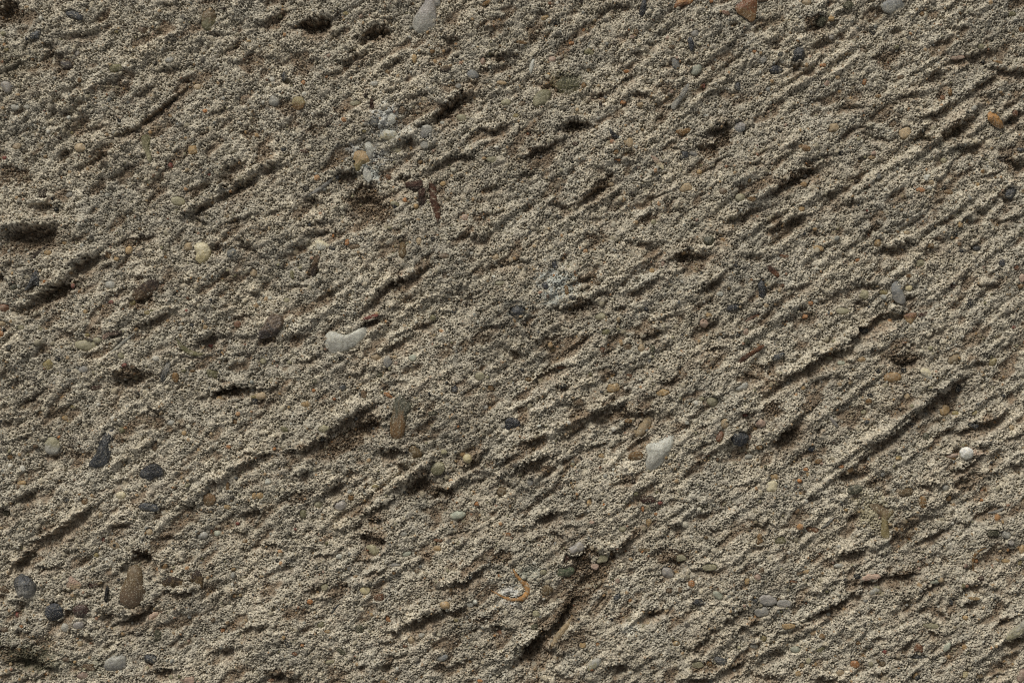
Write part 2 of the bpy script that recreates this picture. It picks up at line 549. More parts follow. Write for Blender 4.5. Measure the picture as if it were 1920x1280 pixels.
# traced steps: a crest on the upper left side, a steep face, a trough that climbs back slowly
jag = fnoise(6, 4, 30, 1.0); jag2 = fnoise(8, 14, 60, 1.0)
strk = np.zeros((NY, NX), np.float32); sed = np.zeros((NY, NX), np.float32)
for ln in STROKES.strip().splitlines():
    q = ln.split(); t = q[0]; w = float(q[1])*K*1.05; s = float(q[2])
    P = [tp(t, *map(float, c.split(','))) for c in q[3:]]
    if P[0][0] > P[-1][0]: P = P[::-1]
    m = 5*w + 6
    x0 = min(p[0] for p in P)-m; x1 = max(p[0] for p in P)+m
    y0 = min(p[1] for p in P)-m; y1 = max(p[1] for p in P)+m
    i0 = max(0, int((x0-PX0)/STEP)); i1 = min(NX, int((x1-PX0)/STEP)+2)
    j0 = max(0, int((y0-PY0)/STEP)); j1 = min(NY, int((y1-PY0)/STEP)+2)
    wj_ = min(w, 9)
    X = gx[None, i0:i1] + jag2[j0:j1, i0:i1]*wj_*0.2; Y = gy[j0:j1, None] + jag[j0:j1, i0:i1]*wj_*0.24
    best = np.full(X.shape, 1e9); sd = np.zeros(X.shape); tt = np.zeros(X.shape)
    L = [math.dist(P[k], P[k+1]) for k in range(len(P)-1)]; tot = sum(L); acc = 0
    for k in range(len(P)-1):
        ax, ay = P[k]; dx, dy = P[k+1][0]-ax, P[k+1][1]-ay; l = L[k]+1e-6
        u = np.clip(((X-ax)*dx + (Y-ay)*dy)/l**2, 0, 1)
        ex = X-ax-u*dx; ey = Y-ay-u*dy
        d = np.hypot(ex, ey)
        side = np.sign(dx*(Y-ay) - dy*(X-ax))     # positive below the line
        c = d < best
        best = np.where(c, d, best); sd = np.where(c, side*d, sd); tt = np.where(c, (acc+u*l)/tot, tt)
        acc += l
    u = sd/w
    along = np.clip(np.sin(np.pi*np.clip(tt, 0.03, 0.97)), 0, 1)**0.45
    crest = 0.42*np.exp(-((u+0.85)/0.7)**2)
    tr = np.where(u < 0.05, np.exp(-((u-0.05)/0.26)**2), np.exp(-(np.abs(u-0.05)/1.15)**1.7))
    end = np.exp(-np.clip((best-np.abs(sd)), 0, None)/w)
    hgt = (crest - 0.9*tr)*(2.3*min(w, 12)+0.3*max(w-12, 0))*s*along
    sl = (slice(j0, j1), slice(i0, i1))
    cur = strk[sl]
    strk[sl] = np.where(hgt < 0, np.minimum(cur, hgt) + 0.35*np.maximum(hgt, cur)*(cur < 0), cur + hgt)
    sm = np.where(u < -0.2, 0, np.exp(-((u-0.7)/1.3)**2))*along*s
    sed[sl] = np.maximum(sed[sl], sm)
def along_line(P, m):
    x0 = min(p[0] for p in P)-m; x1 = max(p[0] for p in P)+m; y0 = min(p[1] for p in P)-m; y1 = max(p[1] for p in P)+m
    i0 = max(0, int((x0-PX0)/STEP)); i1 = min(NX, int((x1-PX0)/STEP)+2); j0 = max(0, int((y0-PY0)/STEP)); j1 = min(NY, int((y1-PY0)/STEP)+2)
    X = gx[None, i0:i1] + jag2[j0:j1, i0:i1]*3.0; Y = gy[j0:j1, None] + jag[j0:j1, i0:i1]*2.4
    best = np.full(X.shape, 1e9)
    for k in range(len(P)-1):
        ax, ay = P[k]; dx, dy = P[k+1][0]-ax, P[k+1][1]-ay
        u = np.clip(((X-ax)*dx + (Y-ay)*dy)/(dx*dx+dy*dy), 0, 1)
        best = np.minimum(best, np.hypot(X-ax-u*dx, Y-ay-u*dy))
    return (slice(j0, j1), slice(i0, i1)), best
rid = np.zeros((NY, NX), np.float32)
for hgt_, wd_, P_ in RIDGES:
    sl, best = along_line(P_, 3*wd_+8)
    g = np.exp(-(best/(wd_*0.78))**2)*hgt_*1.15 - 0.32*hgt_*np.exp(-((best-wd_*2)/wd_)**2)
    rid[sl] = np.where(np.abs(g) > np.abs(rid[sl]), g, rid[sl])
base = base + 1.15*rid*np.clip(1+0.3*jag2+0.15*jag, 0, 2)
dirt = np.zeros((NY, NX), np.float32)
for x_, y_, a_, b_, an_, dp_ in PITS:
    m_ = max(a_, b_)*1.9+6; i0, i1 = [int(np.clip((v-PX0)/STEP, 0, NX)) for v in (x_-m_, x_+m_)]; j0, j1 = [int(np.clip((v-PY0)/STEP, 0, NY)) for v in (y_-m_, y_+m_)]
    X = gx[None, i0:i1]-x_ + jag2[j0:j1, i0:i1]*3.5; Y = gy[j0:j1, None]-y_ + jag[j0:j1, i0:i1]*3.0
    c_, s_ = math.cos(math.radians(an_)), -math.sin(math.radians(an_))
    e = np.sqrt(((X*c_+Y*s_)/a_)**2 + ((-X*s_+Y*c_)/b_)**2); sl = (slice(j0, j1), slice(i0, i1))
    up_ = (X*0.35 + Y)/(b_+0.3*a_)           # negative towards the upper left, where the ledge is
    f = 1-sstep(e, np.clip(0.55 - 0.35*up_, 0.1, 0.92), np.clip(1.2 + 0.25*up_, 1.0, 1.5))
    base[sl] -= f*dp_*0.85*np.clip(1-0.3*up_, 0.5, 1.3); dirt[sl] = np.maximum(dirt[sl], f*min(1, 0.45+dp_/18))
base = base + strk
mid = fnoise(22, 26, 95, 1.0, 2.2, 36); mid2 = fnoise(23, 12, 30, 0.8, 1.5, 30)
midh = -sstep(-mid - 0.3*mid2, 0.5, 1.8)*2.9 + 0.7*mid + 0.6*mid2
base = base + midh*(1-0.5*np.clip(dirt, 0, 1))
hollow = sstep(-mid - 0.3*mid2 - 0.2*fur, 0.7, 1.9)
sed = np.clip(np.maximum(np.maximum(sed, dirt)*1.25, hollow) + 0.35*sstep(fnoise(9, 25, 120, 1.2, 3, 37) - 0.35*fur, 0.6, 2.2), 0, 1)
# lumps of cement paste and the small dark pores between them
lump = fnoise(10, 9, 34, 1.0, 1.25, 35)
lump2 = fnoise(11, 3.2, 10, 0.5, 1.05, 30)
mic = fnoise(12, 2.0, 4.6, 0.1)
pore = fnoise(13, 2.9, 8, 0.25, 1.15, 30)
fine = 1 - 0.45*sed
crust = sstep(fnoise(24, 16, 70, 1.0, 1.5, 36), 0.0, 1.6)      # trowelled-looking patches with fewer pores
rough = 1.25 - 0.75*crust
plat = lambda n, a, b: -sstep(-n, a, b)
H = base + lump*0.85*(1-0.3*sed) + (lump2*0.48*fine + mic*0.42*(0.75+0.25*fine))*rough
H += (2.8*plat(lump2 + 0.5*lump, 0.6, 1.7)*fine + 4.6*plat(pore + 0.35*lump, 0.9, 1.6)*(0.35+0.65*fine))*(1.15-0.6*crust)*(1-0.25*dirt)
H += dirt*(0.9*mic + 0.9*lump2)
# sand grains half sunk in the paste
CR = np.empty((NY, NX, 3), np.float32)
hue = fnoise(14, 40, 260, 1.3); hue2 = fnoise(15, 8, 40, 0.8)
cA, cB = lin((183,173,152)), lin((174,167,150)); cC = lin((143,126,105))
mixw = np.clip(0.5+0.25*hue+0.2*hue2, 0, 1)[..., None]
CR[:] = cA*(1-mixw) + cB*mixw
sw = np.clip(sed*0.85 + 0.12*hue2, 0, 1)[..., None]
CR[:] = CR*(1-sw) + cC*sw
dw = (np.clip(np.maximum(dirt, 0.5*hollow)*1.1 + 0.25*dirt*fnoise(20, 4, 18, 0.5), 0, 1)*0.8)[..., None]
CR[:] = CR*(1-dw) + lin((102,86,67))*dw
val = fnoise(16, 3, 14, 0.5)
val2 = fnoise(19, 2.4, 6, 0.1)
patch = fnoise(25, 12, 70, 0.9)
CR *= np.clip(1 + 0.15*val + 0.17*val2 + 0.08*patch, 0.3, 1.5)[..., None]
drift = fnoise(26, 120, 500, 1.0)
CR *= (1+0.05*drift)[..., None]
spk = fnoise(27, 2.5, 6, 0.1, 1.0)
m_ = (sstep(spk, 1.0, 1.9)*0.8)[..., None]; CR[:] = CR*(1-m_) + lin((70,66,56))*m_      # dark mineral specks
m_ = (sstep(-spk, 1.6, 2.4)*0.45)[..., None]; CR[:] = CR*(1-m_) + lin((206,200,182))*m_
# small stains: rusty, mossy, and lime-white spots
st = fnoise(17, 5, 22, 0.6)
def stain(mask, col, k):
    m = (np.clip(mask, 0, 1)*k)[..., None]
    CR[:] = CR*(1-m) + lin(col)*m
stain(sstep(st, 2.0, 2.9), (150,112,74), .55)
stain(sstep(-st, 2.0, 2.9), (104,108,96), .6)
st2 = fnoise(18, 4, 15, 0.5)
stain(sstep(st2, 2.2, 3.0), (192,190,178), .6)
stain(sstep(-st2, 2.1, 3.0), (82,72,60), .7)
for x_, y_, a_, b_, an_, cc_, k_ in STAINS:
    m_ = max(a_, b_)*2+6; i0, i1 = [int(np.clip((v-PX0)/STEP, 0, NX)) for v in (x_-m_, x_+m_)]; j0, j1 = [int(np.clip((v-PY0)/STEP, 0, NY)) for v in (y_-m_, y_+m_)]
    X = gx[None, i0:i1]-x_; Y = gy[j0:j1, None]-y_; c_, s_ = math.cos(math.radians(an_)), -math.sin(math.radians(an_))
    e = np.sqrt(((X*c_+Y*s_)/a_)**2 + ((-X*s_+Y*c_)/b_)**2) + 0.28*jag[j0:j1, i0:i1] + 0.2*val2[j0:j1, i0:i1]
    f = ((1-sstep(e, 0.5, 1.25))*k_)[..., None]; CR[j0:j1, i0:i1] = CR[j0:j1, i0:i1]*(1-f) + lin(cc_)*f
GR = np.array([lin(c) for c in [(168,158,136),(172,166,146),(150,138,112),(126,118,96),(140,112,74),(152,110,66),(98,92,80),(48,45,41),(186,182,168),(128,86,60),(104,108,104)]])
gp = np.array([.23,.17,.16,.13,.07,.012,.08,.10,.03,.008,.02]); gp /= gp.sum()
NG = 110000
gcx = rgh.uniform(4, NX-4, NG); gcy = rgh.uniform(4, NY-4, NG)
grr = np.clip(rgh.lognormal(math.log(1.45), 0.5, NG), 0.9, 7.0)/STEP
gci = rgh.choice(len(GR), NG, p=gp)
gel = rgh.uniform(0.65, 1.0, NG); gan = rgh.uniform(0, math.pi, NG); gup = rgh.uniform(0.1, 0.75, NG)
for k in range(NG):
    r = grr[k]; R = int(r)+1
    ci, cj = int(gcx[k]), int(gcy[k])
    if ci-R < 0 or cj-R < 0 or ci+R+1 > NX or cj+R+1 > NY: continue
    xs = np.arange(ci-R, ci+R+1) - gcx[k]; ys = (np.arange(cj-R, cj+R+1) - gcy[k])[:, None]
    c, s_ = math.cos(gan[k]), math.sin(gan[k])
    e = ((xs*c+ys*s_)/r)**2 + ((-xs*s_+ys*c)/(r*gel[k]))**2
    m = e < 1
    if not m.any(): continue
    sl = (slice(cj-R, cj+R+1), slice(ci-R, ci+R+1))
    z0 = base[cj, ci] + lump[cj, ci]*0.85
    if crust[cj, ci] > rgh.random()*1.1: continue
    if sed[cj, ci] > 0.4: r *= 0.75
    dome = z0 + r*STEP*(gup[k]-0.8 + 0.8*np.sqrt(np.clip(1-e, 0, 1)))
    up = m & (dome > H[sl])
    H[sl] = np.where(up, dome, H[sl])
    cc = CR[sl]; cc[up] = cc[up]*0.25 + GR[gci[k]]*0.75 if gci[k] > 2 else cc[up]*0.5 + GR[gci[k]]*0.5
H += mic*0.2
HS = blur(H, 6.0)
def gidx(px, py):
    return min(NX-1, max(0, int(round((px-PX0)/STEP)))), min(NY-1, max(0, int(round((py-PY0)/STEP))))

# ------------------------------------------------------------------ materials
def nodes_of(name):
    m = bpy.data.materials.new(name); m.use_nodes = True
    nt = m.node_tree
    return m, nt, nt.nodes, nt.links, nt.nodes["Principled BSDF"]
def stone_material(name, rough, spec, mottle, bump, dust):
    m, nt, N, L, b = nodes_of(name)
    at = N.new("ShaderNodeAttribute"); at.attribute_name = "tint"
    tc = N.new("ShaderNodeTexCoord")
    n1 = N.new("ShaderNodeTexNoise"); n1.inputs['Scale'].default_value = 900; n1.inputs['Detail'].default_value = 6
    n2 = N.new("ShaderNodeTexNoise"); n2.inputs['Scale'].default_value = 2600; n2.inputs['Detail'].default_value = 3
    L.new(tc.outputs['Object'], n1.inputs['Vector']); L.new(tc.outputs['Object'], n2.inputs['Vector'])
    mr = N.new("ShaderNodeMapRange"); mr.inputs[1].default_value = .3; mr.inputs[2].default_value = .7
    mr.inputs[3].default_value = 1-mottle; mr.inputs[4].default_value = 1+mottle
    L.new(n1.outputs[0], mr.inputs[0])
    mx = N.new("ShaderNodeVectorMath"); mx.operation = 'SCALE'
    L.new(at.outputs['Color'], mx.inputs[0]); L.new(mr.outputs[0], mx.inputs['Scale'])
    # cement dust clinging in flecks
    ds = N.new("ShaderNodeMapRange"); ds.inputs[1].default_value = .56; ds.inputs[2].default_value = .66
    ds.inputs[3].default_value = 0; ds.inputs[4].default_value = dust
    L.new(n2.outputs[0], ds.inputs[0])
    mc = N.new("ShaderNodeMix"); mc.data_type = 'RGBA'
    L.new(ds.outputs[0], mc.inputs[0]); L.new(mx.outputs[0], mc.inputs[6]); mc.inputs[7].default_value = (*PAL['cement'], 1)
    L.new(mc.outputs[2], b.inputs['Base Color'])
    b.inputs['Roughness'].default_value = rough; b.inputs['Specular IOR Level'].default_value = spec
    bp = N.new("ShaderNodeBump"); bp.inputs['Strength'].default_value = bump; bp.inputs['Distance'].default_value = 0.0003
    ad = N.new("ShaderNodeMath"); ad.operation = 'ADD'
    L.new(n1.outputs[0], ad.inputs[0]); L.new(n2.outputs[0], ad.inputs[1])
    L.new(ad.outputs[0], bp.inputs['Height']); L.new(bp.outputs[0], b.inputs['Normal'])
    return m
M_STONE = stone_material('matte_stone', .8, .25, .3, .9, .8)
M_SMOOTH = stone_material('smooth_stone', .55, .4, .25, .55, .6)
M_QUARTZ = stone_material('quartz', .45, .45, .2, .6, .4)
qb = M_QUARTZ.node_tree.nodes["Principled BSDF"]
qb.inputs['Subsurface Weight'].default_value = .5; qb.inputs['Subsurface Scale'].default_value = .0012; qb.inputs['Subsurface Radius'].default_value = (1, .9, .75)
M_WOOD = stone_material('weathered_wood', .75, .2, .35, 1.0, .25)
M_SLATE = stone_material('rough_dark_stone', .42, .5, .4, 1.0, .3)
gm, nt, N, L, b = nodes_of('rough_concrete')
at = N.new("ShaderNodeAttribute"); at.attribute_name = "tint"
tc = N.new("ShaderNodeTexCoord")
n1 = N.new("ShaderNodeTexNoise"); n1.inputs['Scale'].default_value = 1500; n1.inputs['Detail'].default_value = 5; n1.inputs['Roughness'].default_value = .7
L.new(tc.outputs['Object'], n1.inputs['Vector'])
mr = N.new("ShaderNodeMapRange"); mr.inputs[1].default_value = .3; mr.inputs[2].default_value = .7; mr.inputs[3].default_value = .72; mr.inputs[4].default_value = 1.24
L.new(n1.outputs[0], mr.inputs[0])
mx = N.new("ShaderNodeVectorMath"); mx.operation = 'SCALE'
L.new(at.outputs['Color'], mx.inputs[0]); n4 = N.new("ShaderNodeTexNoise"); n4.inputs['Scale'].default_value = 40; n4.inputs['Detail'].default_value = 8; n4.inputs['Roughness'].default_value = .65
L.new(tc.outputs['Object'], n4.inputs['Vector'])
mr4 = N.new("ShaderNodeMapRange"); mr4.inputs[1].default_value = .3; mr4.inputs[2].default_value = .7; mr4.inputs[3].default_value = .9; mr4.inputs[4].default_value = 1.1
L.new(n4.outputs[0], mr4.inputs[0])
mu = N.new("ShaderNodeMath"); mu.operation = 'MULTIPLY'; L.new(mr.outputs[0], mu.inputs[0]); L.new(mr4.outputs[0], mu.inputs[1])
L.new(mu.outputs[0], mx.inputs['Scale'])
L.new(mx.outputs[0], b.inputs['Base Color'])
b.inputs['Roughness'].default_value = .92; b.inputs['Specular IOR Level'].default_value = .15
bp = N.new("ShaderNodeBump"); bp.inputs['Strength'].default_value = .9; bp.inputs['Distance'].default_value = 0.00035
n3 = N.new("ShaderNodeTexNoise"); n3.inputs['Scale'].default_value = 3200; n3.inputs['Detail'].default_value = 3
L.new(tc.outputs['Object'], n3.inputs['Vector'])
L.new(n3.outputs[0], bp.inputs['Height']); L.new(bp.outputs[0], b.inputs['Normal'])
M_GROUND = gm

# ------------------------------------------------------------------ mesh helpers
col = scene.collection
def mesh_from(name, V, F4, tint, mat, F3=None):
    me = bpy.data.meshes.new(name)
    V = np.asarray(V, np.float32); F4 = np.asarray(F4, np.int32).reshape(-1, 4)
    n4 = len(F4); n3 = 0 if F3 is None else len(F3)
    me.vertices.add(len(V)); me.vertices.foreach_set('co', V.ravel())
    loops = F4.ravel() if n3 == 0 else np.concatenate([F4.ravel(), np.asarray(F3, np.int32).ravel()])
    me.loops.add(len(loops)); me.loops.foreach_set('vertex_index', loops)
    me.polygons.add(n4+n3)
    st_ = np.concatenate([np.arange(n4)*4, n4*4 + np.arange(n3)*3]).astype(np.int32)
    me.polygons.foreach_set('loop_start', st_)
    me.update(calc_edges=True)
    me.polygons.foreach_set('use_smooth', np.ones(n4+n3, bool))
    a = me.attributes.new('tint', 'FLOAT_COLOR', 'POINT')
    c = np.ones((len(V), 4), np.float32); c[:, :3] = tint
    a.data.foreach_set('color', c.ravel())
    me.materials.append(mat)
    return me
def link(name, me, loc=(0, 0, 0)):
    o = bpy.data.objects.new(name, me); o.location = loc; col.objects.link(o); return o
def sphere_topology(nt_, np_):
    # poles are single vertices; returns unit vectors, quads, tris
    ph = np.linspace(math.pi/2, -math.pi/2, np_+1)[1:-1]; th = np.arange(nt_)/nt_*2*math.pi
    V = [(0, 0, 1)] + [(math.cos(t)*math.cos(p), math.sin(t)*math.cos(p), math.sin(p)) for p in ph for t in th] + [(0, 0, -1)]
    Q = []; T = []; nr = len(ph)
    for r in range(nr-1):
        for t in range(nt_):
            a = 1+r*nt_+t; b_ = 1+r*nt_+(t+1) % nt_
            Q.append((a, a+nt_, b_+nt_, b_))
    for t in range(nt_):
        T.append((0, 1+t, 1+(t+1) % nt_))
        T.append((len(V)-1, 1+(nr-1)*nt_+(t+1) % nt_, 1+(nr-1)*nt_+t))
    return np.array(V, float), np.array(Q, np.int32), np.array(T, np.int32)
TOPO = {k: sphere_topology(*k) for k in [(10, 6), (20, 12), (72, 30)]}
def shape_noise(V, r, amp, f=2.0, n=6):
    d = np.zeros(len(V))
    for _ in range(n):
        k = r.normal(size=3)*f; d += np.sin(V@k + r.uniform(0, 6.28))/n**.5
        f *= 1.35
    return d*amp
def star_radius(poly, nt_):
    P = np.array(poly, float); c = P.mean(0)
    # area centroid
    x, y = P[:, 0], P[:, 1]; x2, y2 = np.roll(x, -1), np.roll(y, -1); cr = x*y2 - x2*y; A = cr.sum()/2
    c = np.array([((x+x2)*cr).sum(), ((y+y2)*cr).sum()])/(6*A)
    R = []
    for t in np.arange(nt_)/nt_*2*math.pi:
        d = np.array([math.cos(t), math.sin(t)]); best = 0
        for k in range(len(P)):
            a = P[k]-c; e = P[(k+1) % len(P)]-P[k]
            den = d[0]*e[1]-d[1]*e[0]
            if abs(den) < 1e-9: continue
            s = (a[0]*e[1]-a[1]*e[0])/den; u = (a[0]*d[1]-a[1]*d[0])/den
            if s > 0 and -1e-6 <= u <= 1+1e-6: best = max(best, s)
        R.append(best)
    R = np.array(R); R = (np.roll(R, 1)+2*R+np.roll(R, -1))/4
    return c, R
ELL = {}
def blob(topo, R, Hz, rng_, facets, lumpy):
    """a stone body: unit sphere, chipped by planes, then stretched to the outline R(theta)"""
    V, Q, T = TOPO[topo]; V = V.copy()
    hard = facets >= 8
    for _ in range(facets):
        a = rng_.uniform(0, 2*math.pi); z = rng_.uniform(0.42, 0.97) if hard else rng_.uniform(0.6, 0.97)
        n = np.array([math.cos(a)*math.sqrt(1-z*z), math.sin(a)*math.sqrt(1-z*z), z]); d = rng_.uniform(0.58, 0.84) if hard else rng_.uniform(0.74, 0.92)
        ex = np.clip(V@n - d, 0, None); V -= ex[:, None]*n
    # keep the full girth after chipping
    ring = V[1:-1].reshape(-1, topo[0], 3); gr_ = np.hypot(ring[..., 0], ring[..., 1]).max(0)
    sc_ = np.tile(1/np.maximum(gr_, 0.5), ring.shape[0]); V[1:-1, :2] *= sc_[:, None]
    V *= (1+shape_noise(V, rng_, lumpy, 2.2))[:, None]
    nt_ = topo[0]
    th = np.arctan2(V[:, 1], V[:, 0]) % (2*math.pi); f = th/(2*math.pi)*nt_
    i = np.floor(f).astype(int); w = f-i
    r = R[i % nt_]*(1-w) + R[(i+1) % nt_]*w
    rho = np.hypot(V[:, 0], V[:, 1]); rho2 = np.clip(rho, 0, 1.2)**0.8
    V[:, 0] *= r*rho2/np.maximum(rho, 1e-6); V[:, 1] *= r*rho2/np.maximum(rho, 1e-6); V[:, 2] *= Hz
    return V, Q, T
def ellipse_R(a, b, angdeg, nt_, rng_, angular):
    t = np.arange(nt_)/nt_*2*math.pi; ph = math.radians(angdeg)
    p = 2.0 if not angular else rng_.uniform(1.7, 3.2)
    # grid y runs down, so a picture angle turns the other way
    c, s = np.cos(t+ph), np.sin(t+ph)
    R = (np.abs(c/a)**p + np.abs(s/b)**p)**(-1/p)
    for k in range(2, 6):
        R = R*(1 + rng_.normal()*(0.10 if angular else 0.04)/k**.5*np.cos(k*t + rng_.uniform(0, 6.28)))
    return R
def carve(cx, cy, R, top, Hz, keep=0.99):
    keep = 0.99
    """sink the concrete under a stone so that the stone sits in its own socket"""
    m = R.max()+3
    i0, j0 = gidx(cx-m, cy-m); i1, j1 = gidx(cx+m, cy+m)
    X = gx[None, i0:i1]-cx; Y = gy[j0:j1, None]-cy
    th = np.arctan2(Y, X) % (2*math.pi); n = len(R); f = th/(2*math.pi)*n
    i = np.floor(f).astype(int) % n; w = f-np.floor(f)
    r = R[i]*(1-w)+R[(i+1) % n]*w
    e = np.hypot(X, Y)/r + jag[j0:j1, i0:i1]*0.07 + jag2[j0:j1, i0:i1]*0.07
    inside = e < keep
    surf = top-Hz + Hz*np.sqrt(np.clip(1-np.clip(e, 0, 1)**2, 0.02, 1)) - 2.0
    sl = (slice(j0, j1), slice(i0, i1))
    H[sl] = np.where(inside, np.minimum(H[sl], surf), H[sl])
    rim = (e >= keep) & (e < 1.25)
    H[sl] = np.where(rim, np.minimum(H[sl], top - 0.22*Hz + 3.0*np.clip((e-keep)/0.25, 0, 1)), H[sl])
def world_xyz(V, cx, cy, zc):
    o = np.empty_like(V); o[:, 0] = V[:, 0]*S; o[:, 1] = -V[:, 1]*S; o[:, 2] = V[:, 2]*S
    return o, ((cx-W2)*S, (H2-cy)*S, zc*S)
MATS = {'s': M_STONE, 'm': M_SMOOTH, 'q': M_QUARTZ, 'w': M_WOOD, 'd': M_SLATE}
def body_mesh(name, V, Q, T, tint, mat):
    # mirrored in y, so turn the faces round
    return mesh_from(name, V, Q, tint, mat, T)
